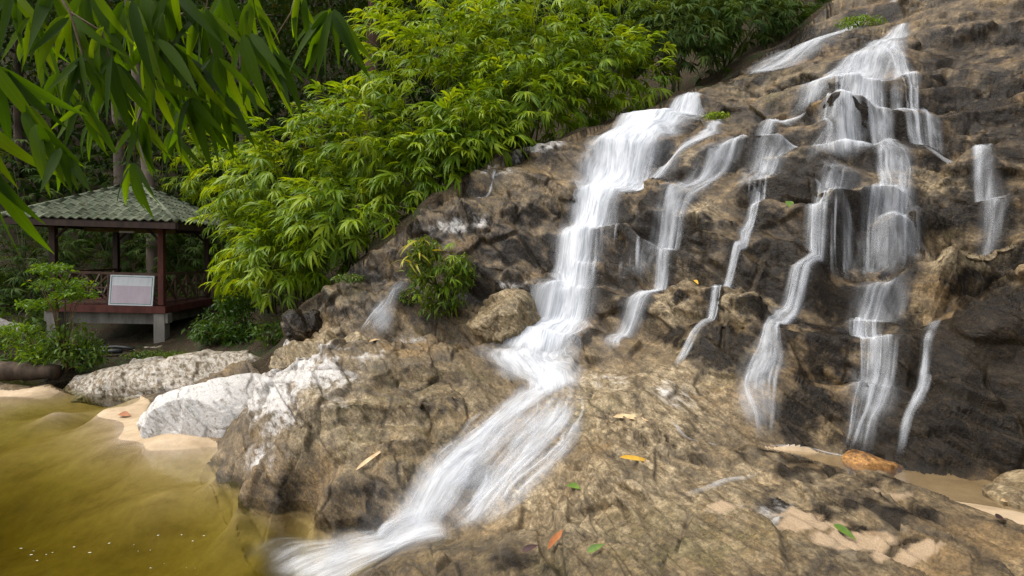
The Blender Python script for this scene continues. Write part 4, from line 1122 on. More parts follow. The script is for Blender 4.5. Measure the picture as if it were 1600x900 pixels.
# ------------------------------------------------------------------ leaves
def leaf_material(name, stops, transl=0.42, rough=0.42, dead=(0.42, 0.20, 0.02), veins=False, tr_gain=(1.5, 1.25, .35), spec=.22):
    m = NT(name)
    oi = m.n("ObjectInfo").outputs['Random']
    hu = m.attr("hue")
    p = m.pos()
    r = m.math('ADD', m.math('MULTIPLY', oi, 0.45), m.math('MULTIPLY', hu, 0.40))
    r = m.math('ADD', r, m.math('MULTIPLY', m.noise(p, 0.55, 2, .5), 0.30))
    r = m.math('SUBTRACT', r, 0.10)
    c = m.ramp(r, *stops)
    c = m.mix(m.smooth(hu, 0.955, 0.965), c, dead)
    if veins:
        a = m.attr("across")
        w = m.n("TexWave"); w.inputs['Scale'].default_value = 1.0
        rib = m.math('SINE', m.math('MULTIPLY', a, 55.0))
        mid = m.smooth(m.math('ABSOLUTE', a), 0.0, 0.07)
        c = m.mix(m.math('MULTIPLY', m.math('SUBTRACT', 1.0, mid), .5), c, m.mix(1.0, c, (1.6, 1.5, 1.3), 'MULTIPLY'))
        c = m.mix(m.math('MULTIPLY', m.math('ADD', rib, 1.0), .12), c, m.mix(1.0, c, (.55, .6, .5), 'MULTIPLY'))
        sp = m.smooth(m.noise(p, 60.0, 3, .6), .66, .72)
        c = m.mix(m.math('MULTIPLY', sp, .5), c, (.05, .035, .01))
    b = m.principled(c, rough, None, spec)
    tl = m.n("BsdfTranslucent"); m.set(tl.inputs[0], m.mix(1.0, c, tr_gain, 'MULTIPLY'))
    mx = m.n("MixShader"); mx.inputs[0].default_value = transl
    m.t.links.new(b, mx.inputs[1]); m.t.links.new(tl.outputs[0], mx.inputs[2])
    return m.done(mx.outputs[0])
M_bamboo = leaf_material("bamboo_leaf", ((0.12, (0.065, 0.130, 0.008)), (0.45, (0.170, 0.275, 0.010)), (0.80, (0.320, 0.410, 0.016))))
M_bamboo_shade_tone = leaf_material("shade_toned_bamboo_leaf", ((0.12, (0.028, 0.060, 0.012)), (0.45, (0.055, 0.100, 0.018)), (0.80, (0.10, 0.14, 0.028))), .3, .6, spec=.1)  # darker copy of the bamboo leaf, shade put into its colour
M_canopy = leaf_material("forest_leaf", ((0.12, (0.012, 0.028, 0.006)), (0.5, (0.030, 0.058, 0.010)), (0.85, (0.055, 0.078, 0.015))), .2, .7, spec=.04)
M_shrub = leaf_material("bright_shrub_leaf", ((0.12, (0.07, 0.15, 0.008)), (0.5, (0.14, 0.24, 0.012)), (0.85, (0.22, 0.30, 0.020))), .4)
M_herb = leaf_material("green_herb_leaf", ((0.12, (0.03, 0.075, 0.008)), (0.5, (0.075, 0.14, 0.012)), (0.85, (0.15, 0.19, 0.016))), .35)
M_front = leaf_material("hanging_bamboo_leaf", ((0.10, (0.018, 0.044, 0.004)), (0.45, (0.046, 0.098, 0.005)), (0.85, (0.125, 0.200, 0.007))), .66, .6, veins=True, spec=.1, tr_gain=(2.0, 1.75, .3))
M_culm = wood_material("bamboo_culm", (0.06, 0.075, 0.018), (0.13, 0.13, 0.04), .5)
M_twig = wood_material("twig", (0.07, 0.045, 0.020), (0.15, 0.10, 0.05), .8)

def leaf_geo(L, Wd, droop, seg=5, fold=.25, twist=0.0, side=0.0):
    """a lance-shaped blade along +X, midrib folded, tip hanging"""
    t = np.linspace(0, 1, seg + 1)
    w = Wd * .5 * np.clip((np.sin(np.pi * np.clip(t, 0, 1) ** .62)) ** .8, 0.0, 1) * (1 - .12 * t)
    w[0] = Wd * .05; w[-1] = Wd * .01
    ang = droop * t ** 1.1
    dx, dz = np.cos(ang), -np.sin(ang)
    x = np.r_[0, np.cumsum((dx[1:] + dx[:-1]) / 2 * np.diff(t))] * L
    z = np.r_[0, np.cumsum((dz[1:] + dz[:-1]) / 2 * np.diff(t))] * L
    y = side * L * t ** 2
    tw = twist * t
    v, ac = [], []
    for k in range(seg + 1):
        for sgn in (-1, 0, 1):
            yy = sgn * w[k]
            up = abs(sgn) * w[k] * fold
            v.append((x[k] + up * math.sin(ang[k]), y[k] + yy * math.cos(tw[k]), z[k] + up * math.cos(ang[k]) + yy * math.sin(tw[k]))); ac.append(sgn * w[k] / (Wd * .5))
    q = []
    for k in range(seg):
        b = k * 3
        q += [(b, b + 3, b + 4, b + 1), (b + 1, b + 4, b + 5, b + 2)]
    return np.array(v), np.array(q), np.array(ac)

def spray_geo(rg, n, L, spread=1.25):
    """a twig end with a fan of hanging blades"""
    V, Q, HUE, o = [], [], [], 0
    for i in range(n):
        a = (-spread + 2 * spread * (i + .5) / n) + rg.normal(0, .12)
        l = L * (1.0 - .32 * abs(a) / spread) * rg.uniform(.78, 1.1)
        v, q, _ = leaf_geo(l, l * rg.uniform(.125, .175), rg.uniform(.7, 1.6), 4, .3, rg.normal(0, .3), rg.normal(0, .05))
        m = np.array(Matrix.Rotation(a, 3, 'Z') @ Matrix.Rotation(rg.uniform(-.25, .2), 3, 'Y') @ Matrix.Rotation(rg.normal(0, .35), 3, 'X'))
        base = np.array((L * .30 * (1 - abs(a) / spread) + L * .05, 0, 0))
        V.append(v @ m.T + base); Q.append(q + o); o += len(v)
        HUE.append(np.full(len(v), rg.uniform(0, .97)))
    # the twig itself, a thin three-sided stem
    tv = []
    for x in (-.45 * L, .36 * L):
        for k in range(3):
            tv.append((x, .006 * math.cos(k * 2.1), .006 * math.sin(k * 2.1) + (-.02 if x < 0 else 0)))
    V.append(np.array(tv)); Q.append(np.array([(0, 1, 4, 3), (1, 2, 5, 4), (2, 0, 3, 5)]) + o)
    HUE.append(np.full(6, .9))
    return np.concatenate(V), np.concatenate(Q), np.concatenate(HUE)

rgs = np.random.default_rng(21)
SPRAYS = []
for k in range(10):
    SPRAYS.append(spray_geo(rgs, int(rgs.integers(6, 10)), .40, rgs.uniform(1.0, 1.5)))
def spray_mesh(k, mat, nm):
    v, q, hu = SPRAYS[k]
    me = mesh_from("leaf_spray", v, q, attrs=dict(hue=hu)); me.materials.append(mat)
    return me
SPRAY_ME = [spray_mesh(k, M_bamboo, "a") for k in range(10)]
SPRAY_SHADE_TONE = [spray_mesh(k, M_bamboo_shade_tone, "b") for k in range(10)]

def bamboo_clump(label, px, py, rx, ry, d, n, seed, far=False, depth=None, sz=1.0, group="bamboo clumps along the rock"):
    rg = np.random.default_rng(seed)
    c = P(px, py, d)
    rad = np.array((rx * d / FPX, depth or (rx + ry) / 2 * d / FPX, ry * d / FPX))
    by = d + rad[1] * .35
    bx = c[0]
    base = Vector((bx, by, float(surf(bx, by)) - .05))
    root = add("bamboo_clump", None, loc=base)
    tag(root, label, "bamboo", group)
    c = Vector(c)
    for k in range(6):                                       # arching culms
        dirv = Vector((rg.normal(), rg.normal() - .4, abs(rg.normal()) + .5)).normalized()
        tip = c + Vector((dirv.x * rad[0], dirv.y * rad[1], dirv.z * rad[2])) * .85
        s = base + Vector((rg.uniform(-.3, .3), rg.uniform(-.2, .2), 0))
        m1 = s.lerp(tip, .45) + Vector((0, .2, .25 * (tip - s).length))
        pts = [s * (1 - t) ** 2 + m1 * 2 * t * (1 - t) + tip * t * t for t in np.linspace(0, 1, 8)]
        MB().tube([p - base for p in pts], [.03 * (1 - .7 * t) for t in np.linspace(0, 1, 8)], 6).add("culm", M_culm, root, True)
    bank = SPRAY_SHADE_TONE if far else SPRAY_ME  # far picks the sprays with shade in their leaf colour
    i = 0
    while i < n:
        v = rg.normal(size=3); v /= np.linalg.norm(v)
        if v[1] > .45 and rg.random() < .75: continue
        if v[2] < -.75: continue
        k = 1.06 - .38 * rg.random() ** 2.2 if rg.random() < .72 else rg.uniform(.35, .75)
        bump = 1 + .16 * math.sin(v[0] * 5 + seed) + .13 * math.sin(v[2] * 6 + seed * 2)
        pos = np.array(c) + v * rad * k * bump
        if pos[2] < float(surf(pos[0], pos[1])) + .12: 
            pos[2] = float(surf(pos[0], pos[1])) + .12 + .2 * rg.random()
        az = math.atan2(v[1], v[0]) + rg.normal(0, .55)
        pit = np.clip(.25 - .55 * v[2] + rg.normal(0, .28), -.5, 1.2)
        o = bpy.data.objects.new("leaf_spray", bank[int(rg.integers(0, 10))]); COL.objects.link(o)
        o.parent = root
        o.location = Vector(pos) - base
        o.rotation_euler = (rg.normal(0, .35), pit, az)
        s = sz * rg.uniform(.7, 1.22)
        o.scale = (s, s, s)
        i += 1
    return root
G2 = "bamboo around the pavilion"
CLUMPS = [
 ("low bright bamboo clump brushing the pavilion's roof corner", 422, 372, 64, 90, 15.2, 190, 0, None),
 ("bamboo clump above the pavilion side, its top against the dark forest", 465, 290, 105, 95, 14.8, 190, 0, None),
 ("low drooping bamboo clump above the outcrop and fern bank", 452, 405, 74, 70, 13.7, 150, 0, None),
 ("large bamboo clump in the middle of the thicket", 575, 250, 115, 100, 14.4, 230, 0, None),
 ("bamboo clump hanging low over the brown outcrop", 545, 345, 95, 75, 13.2, 170, 0, None),
 ("tall sunlit bamboo clump where the leafy wall climbs from the tree trunk", 690, 150, 120, 100, 14.8, 230, 0, None),
 ("bamboo clump leaning over the pale rock rim", 670, 270, 85, 65, 13.3, 160, 0, None),
 ("high sunlit bamboo clump on the crest of the thicket", 820, 70, 125, 90, 15.4, 240, 0, None),
 ("drooping bamboo clump at the notch of the pale rock rim", 735, 215, 75, 50, 13.0, 150, 0, None),
 ("bamboo clump just above the crest of the brown rock", 820, 165, 105, 62, 14.0, 170, 0, None),
 ("bamboo clump with yellowing leaves beside the lip of the broad waterfall", 935, 120, 85, 75, 14.8, 170, 0, None),
 ("bamboo clump at the back of the crest, half hidden by its neighbours", 700, 35, 110, 60, 17.0, 150, 0, None),
 ("bamboo clump at the back of the crest towards the summit", 940, 10, 110, 60, 17.2, 150, 0, None),
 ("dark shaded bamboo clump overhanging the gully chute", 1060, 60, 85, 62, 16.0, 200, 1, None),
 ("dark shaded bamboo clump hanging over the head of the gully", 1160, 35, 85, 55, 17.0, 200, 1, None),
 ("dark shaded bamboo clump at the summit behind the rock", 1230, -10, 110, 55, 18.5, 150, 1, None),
]
for i, (lab, px, py, rx, ry, d, nn_, far, dep) in enumerate(CLUMPS):
    bamboo_clump(lab, px, py, rx, ry, d, min(295, int(nn_ * 1.35)), 50 + i, bool(far), dep, 1.22)
for i, (lab, px, py, rx, ry, d, nn_) in enumerate((
 ("bamboo clump behind the pavilion, seen between its posts", 150, 395, 110, 75, 22.0, 170),
 ("bamboo clump behind the pavilion roof beside the pale trunk", 225, 270, 120, 90, 23.0, 170),
 ("bamboo clump behind the pavilion on the shaded bank side", 15, 330, 100, 110, 20.5, 190),
 ("bamboo clump low on the shaded bank past the pavilion's far railing", 60, 440, 90, 60, 20.5, 170),
 ("bamboo clump low behind the pavilion between its back posts", 270, 400, 90, 60, 22.5, 170),
 ("bamboo clump filling the gap between pavilion roof and thicket", 350, 268, 75, 80, 21.5, 170))):
    bamboo_clump(lab, px, py, rx, ry, d, nn_, 90 + i, i != 5, 1.5, 1.1, G2)

# ------------------------------------------------------------------ leafy masses built from many small blades
LV, LQ, _ = leaf_geo(1.0, .34, .6, 3, .25)
def leaf_cloud(pos, size, rg, down=.4, wide=1.0):
    """a blade at every position, turned at random"""
    n_ = len(pos)
    az = rg.uniform(0, 2 * np.pi, n_); pt = rg.normal(down, .5, n_); rl = rg.normal(0, .6, n_)
    ca, sa, cp_, sp_, cr, sr = np.cos(az), np.sin(az), np.cos(pt), np.sin(pt), np.cos(rl), np.sin(rl)
    v = LV * np.array((1, wide, 1))
    y1 = v[None, :, 1] * cr[:, None] - v[None, :, 2] * sr[:, None]; z1 = v[None, :, 1] * sr[:, None] + v[None, :, 2] * cr[:, None]
    x1 = np.broadcast_to(v[None, :, 0], y1.shape)
    x2 = x1 * cp_[:, None] + z1 * sp_[:, None]; z2 = -x1 * sp_[:, None] + z1 * cp_[:, None]
    x3 = x2 * ca[:, None] - y1 * sa[:, None]; y3 = x2 * sa[:, None] + y1 * ca[:, None]
    s = (size * rg.uniform(.6, 1.3, n_))[:, None]
    V = np.stack([pos[:, 0:1] + x3 * s, pos[:, 1:2] + y3 * s, pos[:, 2:3] + z2 * s], -1).reshape(-1, 3)
    Q = (LQ[None] + (np.arange(n_) * len(LV))[:, None, None]).reshape(-1, 4)
    hue = np.repeat(rg.uniform(0, .96, n_), len(LV))
    return V, Q, hue

def tree(label, x, y, hgt, r, crown_z, crown_r, n_, seed, lean=(0, 0), mat=None):
    rg = np.random.default_rng(seed)
    z0 = float(surf(x, y)) - .2
    root = add("forest_tree", None, loc=(x, y, z0))
    tag(root, label, "tree", "forest trees behind the thicket")
    t = np.linspace(0, 1, 12)
    pts = [(lean[0] * k + .15 * math.sin(k * 5 + seed), lean[1] * k, hgt * k) for k in t]
    MB().tube(pts, [r * (1.35 - .35 * min(1, k * 8)) * (1 - .55 * k) for k in t], 12).add("trunk", mat or M_bark, root, True)
    cl = []
    for k in range(7):
        a = rg.uniform(0, 6.28); zz = crown_z - z0 + rg.uniform(-1.0, 2.5)
        s = Vector((lean[0] * zz / hgt, lean[1] * zz / hgt, min(zz, hgt) * .92))
        e = s + Vector((math.cos(a), math.sin(a), .35)) * crown_r * rg.uniform(.5, .95)
        MB().tube([s, s.lerp(e, .5) + Vector((0, 0, .25)), e], [r * .4, r * .25, r * .08], 6).add("limb", mat or M_bark, root, True)
        cl.append(e)
    per = n_ // len(cl)
    pp = np.concatenate([np.array(e) + rg.normal(size=(per, 3)) * np.array((.42, .42, .30)) * crown_r for e in cl])
    V, Q, hu = leaf_cloud(pp, np.full(len(pp), .34), rg)
    add("crown", mesh_from("crown", V, Q, attrs=dict(hue=hu)), M_canopy, root)  # crown added above the view to shade the forest and close off sky
M_palebark = wood_material("pale_bark", (0.10, 0.075, 0.055), (0.22, 0.17, 0.13), .9, 4)
M_redbark = wood_material("reddish_bark", (0.055, 0.028, 0.018), (0.15, 0.085, 0.055), .9, 4)
def at_px(px, d): return (px - 800) / FPX * d, d
for i, (px, d, r, hgt, cz, cr, n_, lean, mt, lab) in enumerate((
  (578, 21.0, .30, 15, 13.5, 3.6, 3200, (.2, .3), M_redbark, "stout reddish trunk standing just behind the bamboo thicket"),
  (195, 24.0, .26, 16, 13.5, 3.6, 3200, (-.5, 0), M_palebark, "pale slender trunk rising behind the pavilion roof"),
  (238, 21.3, .24, 14, 12.5, 3.4, 2800, (-.8, .5), M_palebark, "trunk framed by the pavilion posts"),
  (500, 27.0, .22, 17, 15, 4, 2800, (.3, 0), M_bark, "dark slim trunk deep in the forest, left of the reddish trunk"),
  (640, 26.0, .16, 16, 15, 3.6, 2600, (0, 0), M_bark, "dark thin trunk deep in the forest, right of the reddish trunk"),
  (42, 25.0, .22, 16, 13, 4, 2800, (.4, 0), M_bark, "dark trunk in the forest past the shaded bank"),
  (390, 26.0, .18, 17, 14, 4, 2800, (-.3, 0), M_palebark, "slim pale trunk in the dark gap between pavilion and thicket"),
  (1010, 25.0, .22, 16, 17, 4, 2800, (0, 0), M_bark, "tree on the hill above the lip of the broad waterfall"),
  (1180, 24.0, .22, 15, 19, 4, 2800, (0, 0), M_bark, "tree on the hill above the gully chute"),
  (850, 26.0, .2, 16, 18, 4, 2800, (0, 0), M_bark, "tree on the hill above the sunlit crest of bamboo"),
  (-120, 22.0, .24, 15, 11, 4.2, 3000, (.5, 0), M_bark, "tree on the bank past the pavilion, its crown over the shade"))):
    x, y = at_px(px, d)
    tree(lab, x, y, hgt, r, cz, cr, n_, 300 + i, lean, mt)
# far wood on the hillside: one dark mass nobody could count, added to close off the sky
rg = np.random.default_rng(77)
n_ = 42000
ax = rg.uniform(-44, 44, n_) * math.pi / 180; ay = rg.uniform(23.5, 44, n_)
fx, fy = np.tan(ax) * ay, ay
hz = np.abs(rg.normal(0, 1.0, n_)) * (2.6 + 1.3 * np.sin(fx * .9) + 1.1 * np.sin(fy * .7 + fx * .4))
pos = np.c_[fx, fy, surf(fx, fy) + hz]
V, Q, hu = leaf_cloud(pos, np.full(n_, .55), rg, .5)
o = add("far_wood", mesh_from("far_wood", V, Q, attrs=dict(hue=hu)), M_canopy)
o["kind"] = "stuff"; o["label"] = "dark tangled forest foliage covering the hillside"

n_ = 16000
fx = rg.uniform(-18, -4.6, n_); fy = rg.uniform(14.0, 25, n_)
keep = in_poly(fx, fy, GROUND_POLY) & ~((np.abs(fx - pc.x) < 2.4) & (np.abs(fy - pc.y) < 2.6)) & ~((fx > -12) & (fy < 16)) & (noise3(np.c_[fx * .6, fy * .6, fx * 0 + .5], 71) > -.12)
fx, fy = fx[keep], fy[keep]
pos = np.c_[fx, fy, surf(fx, fy) + np.abs(rg.normal(0, .28, len(fx)))]
V, Q, hu = leaf_cloud(pos, np.full(len(fx), .26), rg, .4)
o = add("ground_cover", mesh_from("ground_cover", V, Q, attrs=dict(hue=hu)), M_bamboo_shade_tone)
o["kind"] = "stuff"; o["label"] = "low leafy ground cover on the shaded bank around the pavilion"

# ------------------------------------------------------------------ shrubs and small plants
def shrub(name, label, cat, base, blobs_, n_, leaf, mat, seed, stems=6, wide=1.0, group="shrubs and herbs by the water", down=.4):
    rg = np.random.default_rng(seed)
    base = Vector(base)
    root = add(name, None, loc=base)
    tag(root, label, cat, group)
    pp = []
    for (ox, oy, oz, rx_, ry_, rz_) in blobs_:
        k = n_ // len(blobs_)
        v = rg.normal(size=(k, 3)); v /= np.linalg.norm(v, axis=1)[:, None]
        pp.append(np.array((ox, oy, oz)) + v * np.array((rx_, ry_, rz_)) * rg.uniform(.45, 1.08, (k, 1)))
    pp = np.concatenate(pp)
    V, Q, hu = leaf_cloud(pp, np.full(len(pp), leaf), rg, down, wide)
    add("foliage", mesh_from("foliage", V, Q, attrs=dict(hue=hu)), mat, root)
    for k in range(stems):
        e = Vector(pp[int(rg.integers(0, len(pp)))])
        m1 = Vector((e.x * .4, e.y * .4, e.z * .65))
        MB().tube([(0, 0, -.05), m1, e], [.02, .013, .005], 5).add("stem", M_twig, root, True)
    return root
def gb(px, py): return hit(px, py)
x, y = at_px(95, 13.6)
shrub('shrub', "bright yellow-green layered shrub in front of the pavilion railing", 'shrub', (x, y, .35), [(0, 0, 2.0, .75, .5, .18), (-.2, 0, 2.35, .45, .4, .14), (.35, -.1, 1.75, .5, .4, .14), (-.5, 0, 1.5, .5, .4, .12)], 1500, .13, M_shrub, 1, 9, 1.0, down=.2)
shrub('shrub', "dark leafy undergrowth below the bright layered shrub", 'shrub', (x + .1, y - .1, .3), [(0, 0, .7, .7, .5, .5), (.5, 0, .4, .5, .4, .4)], 900, .16, M_herb, 2, 8)
x, y = at_px(30, 13.3)
shrub('shrub', "bright low shrub over the rotting log", 'shrub', (x, y + .3, .3), [(0, 0, .6, .8, .5, .25), (-.4, 0, .95, .5, .4, .15), (.3, -.1, .35, .5, .4, .2)], 1000, .13, M_shrub, 3, 7)
x, y = at_px(352, 14.6)
shrub('shrub', "dark green shrub between the pavilion's post and the outcrop", 'shrub', (x, y, float(surf(x, y))), [(0, 0, .5, .75, .5, .5), (.4, -.2, .3, .5, .4, .35), (-.5, 0, .25, .4, .4, .3), (.2, .1, 1.0, .5, .4, .3)], 1800, .15, M_herb, 4, 10)
x, y = at_px(425, 13.2)
shrub('fern', "low ferny herbs on the bank at the bamboo's foot", 'fern', (x, y, float(surf(x, y))), [(0, 0, .3, .6, .4, .35), (.4, 0, .2, .4, .3, .3)], 700, .14, M_herb, 5, 6)
# plant on the rock
pb_ = hit(690, 470)
r1 = shrub('rock_plant', "leafy green plant with yellow blades growing on the wet rock by the thin rill", 'plant', (pb_[0], pb_[1] - .05, pb_[2]),
      [(0, -.1, .45, .55, .25, .45), (.35, -.05, .55, .3, .22, .35), (-.35, -.1, .65, .3, .22, .45), (0, -.1, .05, .45, .2, .3), (-.25, -.1, .95, .25, .2, .25)], 1500, .15, M_herb, 6, 12, .8, down=.6)
rg = np.random.default_rng(9)
for k in range(14):
    o = add("leaf_spray", SPRAY_ME[k % 10], None, r1, (rg.uniform(-.55, .5), rg.uniform(-.3, -.1), rg.uniform(.0, 1.15)), (rg.normal(0, .3), rg.uniform(.2, .9), rg.uniform(-2.8, -.3)), (.62, .62, .62))
vl, ql, _ = leaf_geo(.5, .05, 1.6, 7, .2)
M_yellow = leaf_material("yellow_blade", ((.1, (.25, .24, .02)), (.6, (.40, .36, .03)), (.9, (.36, .30, .06))), .35)
blade = mesh_from("blade", vl, ql, attrs=dict(hue=np.full(len(vl), .5))); blade.materials.append(M_yellow)
for k in range(14):
    add("blade", blade, None, r1, (-.4 + rg.normal(0, .12), -.12 + rg.normal(0, .05), .55 + rg.uniform(0, .65)), (rg.normal(0, .3), rg.uniform(-.7, .3), rg.uniform(-3.4, 0)), (1, 1, 1))
for (px, py, n_, sz, lab) in ((1345, 40, 500, (.55, .25, .14), "tuft of yellow-green herbs beside the gully chute"), (1120, 182, 220, (.25, .2, .06), "moss tuft under the lip of the short narrow fall"),
                              (640, 470, 160, (.2, .15, .15), "small weeds beside the thin grey rill"), (545, 437, 240, (.35, .25, .08), "dry grass tuft on the rim of the outcrop"),
                              (300, 590, 120, (.3, .2, .06), "grass tuft between the pale ledges")):
    b_ = hit(px, py)
    shrub('herb_tuft', lab, 'herbs', (b_[0], b_[1], b_[2]), [(0, 0, sz[2] * .6, *sz)], n_, .085, M_shrub if px > 1000 else M_herb, px, 3)
x0, y0 = at_px(225, 14.9)
for k, (dx, lab) in enumerate(((0, "short grass on the bank before the pavilion footing"), (1.0, "weeds on the bank beside the stone pad"))):
    xx = x0 + dx
    shrub('herb_tuft', lab, 'herbs', (xx, y0 - .3 * k, float(surf(xx, y0 - .3 * k))), [(0, 0, .12, .6, .3, .14)], 420, .10, M_herb, 600 + k, 3)

# ------------------------------------------------------------------ hanging bamboo close to the camera: every blade its own object
rg = np.random.default_rng(5)
FRONT = []
for k in range(10):
    v, q, ac = leaf_geo(1.0, rg.uniform(.12, .175), rg.uniform(.1, .8), 10, rg.uniform(.15, .4), rg.normal(0, .35), rg.normal(0, .06))
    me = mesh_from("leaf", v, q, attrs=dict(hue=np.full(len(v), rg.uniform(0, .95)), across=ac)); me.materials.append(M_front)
    FRONT.append(me)
vd, qd, acd = leaf_geo(1.0, .13, .6, 10, .5, .5, .08)
DEAD = mesh_from("leaf", vd, qd, attrs=dict(hue=np.full(len(vd), 1.0), across=acd)); DEAD.materials.append(M_front)
def blade_obj(root, px, py, ang, lpx, d, dz=0.0, dead=False):
    """a blade from a twig point, hanging at an angle (0 = right, 90 = down in the photograph)"""
    a = Vector(P(px, py, d)); b = Vector(P(px + lpx * math.cos(R(ang)), py + lpx * math.sin(R(ang)), d + dz))
    x = (b - a); L = x.length; x.normalize()
    toc = Vector((rg.normal(0, .45), -1, .35 + rg.normal(0, .3))).normalized()
    z = (toc - x * toc.dot(x)).normalized(); y = z.cross(x)
    m = Matrix((x, y, z)).transposed().to_4x4()
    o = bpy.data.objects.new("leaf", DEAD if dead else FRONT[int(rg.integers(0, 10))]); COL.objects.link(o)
    o.parent = root
    o.matrix_local = Matrix.Translation(a - root.location) @ m @ Matrix.Diagonal((L, L, L, 1))
def hanging_branch(label, twigs, fans):
    """twigs: polylines (px, py, d); fans: (px, py, d, n, mean angle, spread, length px)"""
    b0 = Vector(P(*twigs[0][0]))
    root = add("bamboo_branch", None, loc=b0)
    tag(root, label, "bamboo branch", "hanging bamboo branches over the pool")
    for tw in twigs:
        pts = [Vector(P(*t)) - b0 for t in tw]
        MB().tube(pts, [.0045 * (1 - .6 * k / (len(pts) - 1)) for k in range(len(pts))], 6).add("twig", M_twig, root, True)
    for (px, py, d, n_, ma, sp, lp) in fans:
        n_ = int(n_ * 1.35); lp *= .95
        for k in range(n_):
            f = (k + .5) / n_ * 2 - 1
            ang = ma + sp * f + rg.normal(0, 5)
            l = lp * (1 - .28 * abs(f)) * rg.uniform(.8, 1.12)
            blade_obj(root, px + rg.normal(0, 3) - f * 4, py + rg.normal(0, 3) - 10 * (1 - abs(f)), ang, l, d + rg.normal(0, .04), rg.normal(0, .05), rg.random() < .008)
hanging_branch("hanging bamboo branch ending in a wide open fan of blades before the dark forest",
  [[(500, -60, 2.3), (510, -20, 2.3), (516, 20, 2.3)], [(470, -40, 2.4), (455, 20, 2.4), (420, 75, 2.4)]],
  [(516, 22, 2.3, 9, 92, 52, 125), (420, 78, 2.4, 6, 66, 22, 112), (470, 0, 2.35, 4, 95, 30, 90)])
hanging_branch("hanging bamboo branch whose lowest blades reach in front of the pavilion roof",
  [[(190, -50, 1.9), (245, 40, 1.9), (240, 120, 1.9), (215, 190, 1.9), (209, 258, 1.9)], [(245, 40, 1.9), (290, 90, 1.92), (300, 150, 1.92)]],
  [(209, 262, 1.9, 5, 88, 34, 92), (222, 192, 1.9, 6, 95, 45, 110), (240, 130, 1.9, 6, 80, 60, 120), (245, 60, 1.9, 6, 85, 55, 130), (300, 150, 1.92, 6, 85, 38, 140), (290, 90, 1.92, 5, 75, 40, 130)])
hanging_branch("hanging bamboo branch with long dark blades crossing the dense middle of the canopy",
  [[(330, -50, 2.0), (320, 30, 2.0), (335, 100, 2.0), (345, 150, 2.0)], [(320, 30, 2.0), (370, 60, 2.05), (385, 90, 2.05)]],
  [(345, 150, 2.0, 6, 80, 34, 120), (335, 95, 2.0, 6, 85, 45, 130), (385, 60, 2.05, 6, 80, 35, 120), (320, 20, 2.0, 6, 85, 45, 130), (395, 5, 2.1, 6, 80, 35, 115), (350, -10, 2.1, 5, 90, 35, 120)])
hanging_branch("hanging bamboo branch with bright backlit blades beside the pale trunk",
  [[(60, -60, 1.7), (110, 20, 1.7), (130, 90, 1.7), (128, 160, 1.7)], [(110, 20, 1.7), (160, 50, 1.75), (175, 100, 1.75)]],
  [(128, 165, 1.7, 5, 100, 45, 95), (130, 95, 1.7, 6, 100, 50, 115), (110, 25, 1.7, 6, 95, 50, 130), (175, 100, 1.75, 6, 88, 45, 125), (160, 45, 1.75, 5, 85, 40, 130), (200, 10, 1.8, 6, 85, 40, 140)])
hanging_branch("hanging bamboo branch dipping low towards the bright layered shrub",
  [[(-80, 60, 1.5), (-20, 100, 1.5), (40, 170, 1.5), (92, 228, 1.5)]],
  [(60, 200, 1.5, 4, 75, 30, 120), (92, 230, 1.5, 5, 80, 34, 105), (40, 170, 1.5, 3, 58, 18, 130), (-10, 110, 1.5, 4, 50, 26, 170), (-30, 250, 1.45, 3, 68, 16, 190), (-40, 180, 1.45, 3, 75, 20, 190)])
hanging_branch("hanging bamboo branch with blades crowding the top edge of the canopy",
  [[(0, -80, 1.8), (30, -20, 1.8), (50, 30, 1.8)], [(30, -20, 1.8), (90, -10, 1.8), (140, 0, 1.8)], [(90, -10, 1.8), (270, -20, 1.9)]],
  [(50, 30, 1.8, 5, 95, 45, 100), (20, -10, 1.8, 5, 85, 40, 110), (85, -20, 1.8, 5, 90, 40, 130), (140, -10, 1.8, 6, 88, 45, 140), (270, -20, 1.9, 7, 88, 50, 135), (230, -15, 1.9, 5, 88, 40, 150)])

hanging_branch("hanging bamboo branch of mixed dark and bright blades deep inside the canopy",
  [[(260, -60, 2.6), (265, 60, 2.6), (280, 140, 2.6), (275, 215, 2.6)], [(265, 60, 2.6), (180, 110, 2.6), (150, 190, 2.6)], [(280, 140, 2.6), (330, 180, 2.65)]],
  [(275, 215, 2.6, 5, 85, 35, 75), (280, 150, 2.6, 6, 90, 45, 95), (265, 70, 2.6, 6, 88, 50, 100), (180, 115, 2.6, 6, 92, 45, 100), (150, 190, 2.6, 5, 95, 40, 80), (330, 180, 2.65, 5, 75, 30, 85), (90, 120, 2.6, 6, 95, 50, 95), (380, 130, 2.7, 4, 80, 30, 80), (215, 30, 2.6, 6, 90, 50, 110), (60, 60, 2.6, 5, 95, 50, 100)])

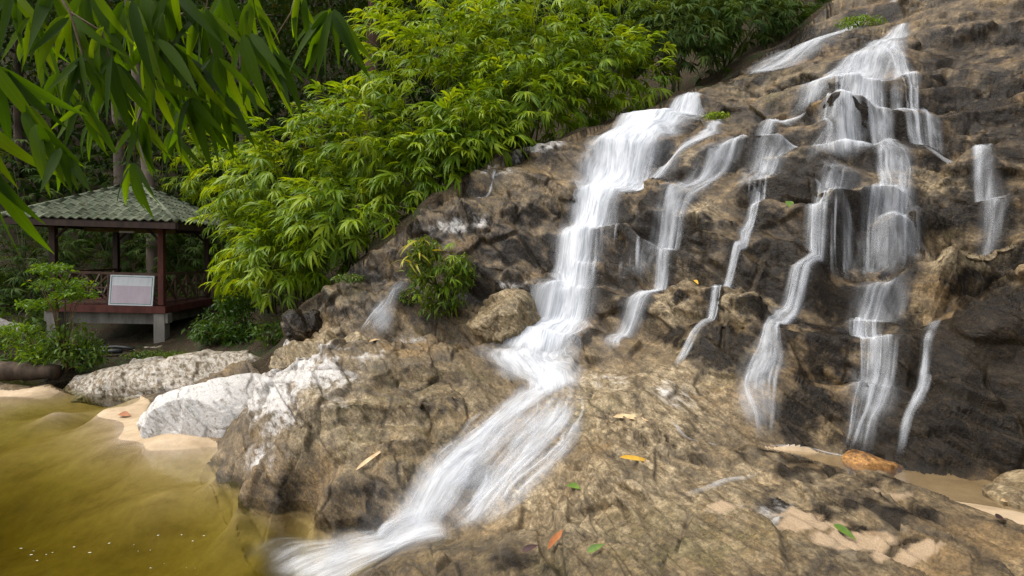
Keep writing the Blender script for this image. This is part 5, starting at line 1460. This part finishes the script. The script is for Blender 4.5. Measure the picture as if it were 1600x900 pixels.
# ------------------------------------------------------------------ fallen leaves on rock and sand
def flat_leaf_mat(name, c1, c2):
    m = NT(name)
    n1 = m.noise(m.obj(), 9.0, 4, .6)
    return m.done(m.principled(m.ramp(n1, (.35, c1), (.65, c2)), .6, None, .3))
LM = {'straw': flat_leaf_mat("straw_leaf", (.40, .26, .12), (.58, .42, .24)), 'yellow': flat_leaf_mat("yellow_leaf", (.50, .26, .02), (.62, .38, .05)), 'green': flat_leaf_mat("green_leaf", (.045, .10, .008), (.12, .18, .02)),
      'dark': flat_leaf_mat("dark_leaf", (.03, .014, .012), (.07, .03, .025)), 'rust': flat_leaf_mat("rust_leaf", (.22, .07, .02), (.34, .13, .04))}
FALLEN = [(557, 727, 605, 697, .14, 'straw', "long straw-coloured bamboo leaf lying on the mound"), (957, 652, 1008, 671, .2, 'straw', "pale straw leaf on the slab beside the lower cascade"),
          (968, 732, 1026, 722, .17, 'yellow', "yellow bamboo leaf on the tan slab"), (1300, 822, 1336, 832, .42, 'green', "broad green leaf on the sand patch"), (917, 876, 943, 872, .42, 'green', "small green leaf on the olive algae rock in front"),
          (816, 862, 841, 852, .42, 'dark', "dark purple-brown leaf on the front rock"), (856, 842, 884, 842, .3, 'rust', "rusty curled leaf near the foot of the lower cascade"), (1560, 789, 1594, 792, .22, 'straw', "small tan leaf in the sandy basin"),
          (1553, 826, 1570, 821, .4, 'dark', "small dark leaf on the slab next to the sandy basin"), (578, 533, 597, 521, .2, 'straw', "short straw blade on the crest of the mound"), (886, 762, 904, 766, .4, 'green', "tiny green leaf beside the lower cascade"),
          (188, 650, 204, 652, .5, 'rust', "brown leaf on the sand bank"), (1084, 436, 1090, 446, .5, 'yellow', "tiny yellow leaf stuck to the wet rock"), (1230, 318, 1236, 328, .6, 'green', "tiny green leaf stuck on the rock face")]
for (x1, y1, x2, y2, wr, mk, lab) in FALLEN:
    a, b = Vector(hit(x1, y1)), Vector(hit(x2, y2))
    a.z, b.z = float(surf(a.x, a.y)), float(surf(b.x, b.y))
    L = (b - a).length
    v, q, ac = leaf_geo(L, L * wr, .25, 10, .35, .3, .06)
    me = mesh_from("fallen_leaf", v, q)
    x = (b - a).normalized(); z = Vector((0, -.35, 1)); z = (z - x * z.dot(x)).normalized(); y = z.cross(x)
    o = add("fallen_leaf", me, LM[mk])
    o.matrix_world = Matrix.Translation(a + Vector((0, -.02, .045))) @ Matrix((x, y, z)).transposed().to_4x4()
    tag(o, lab, "leaf", "fallen leaves on the rock")
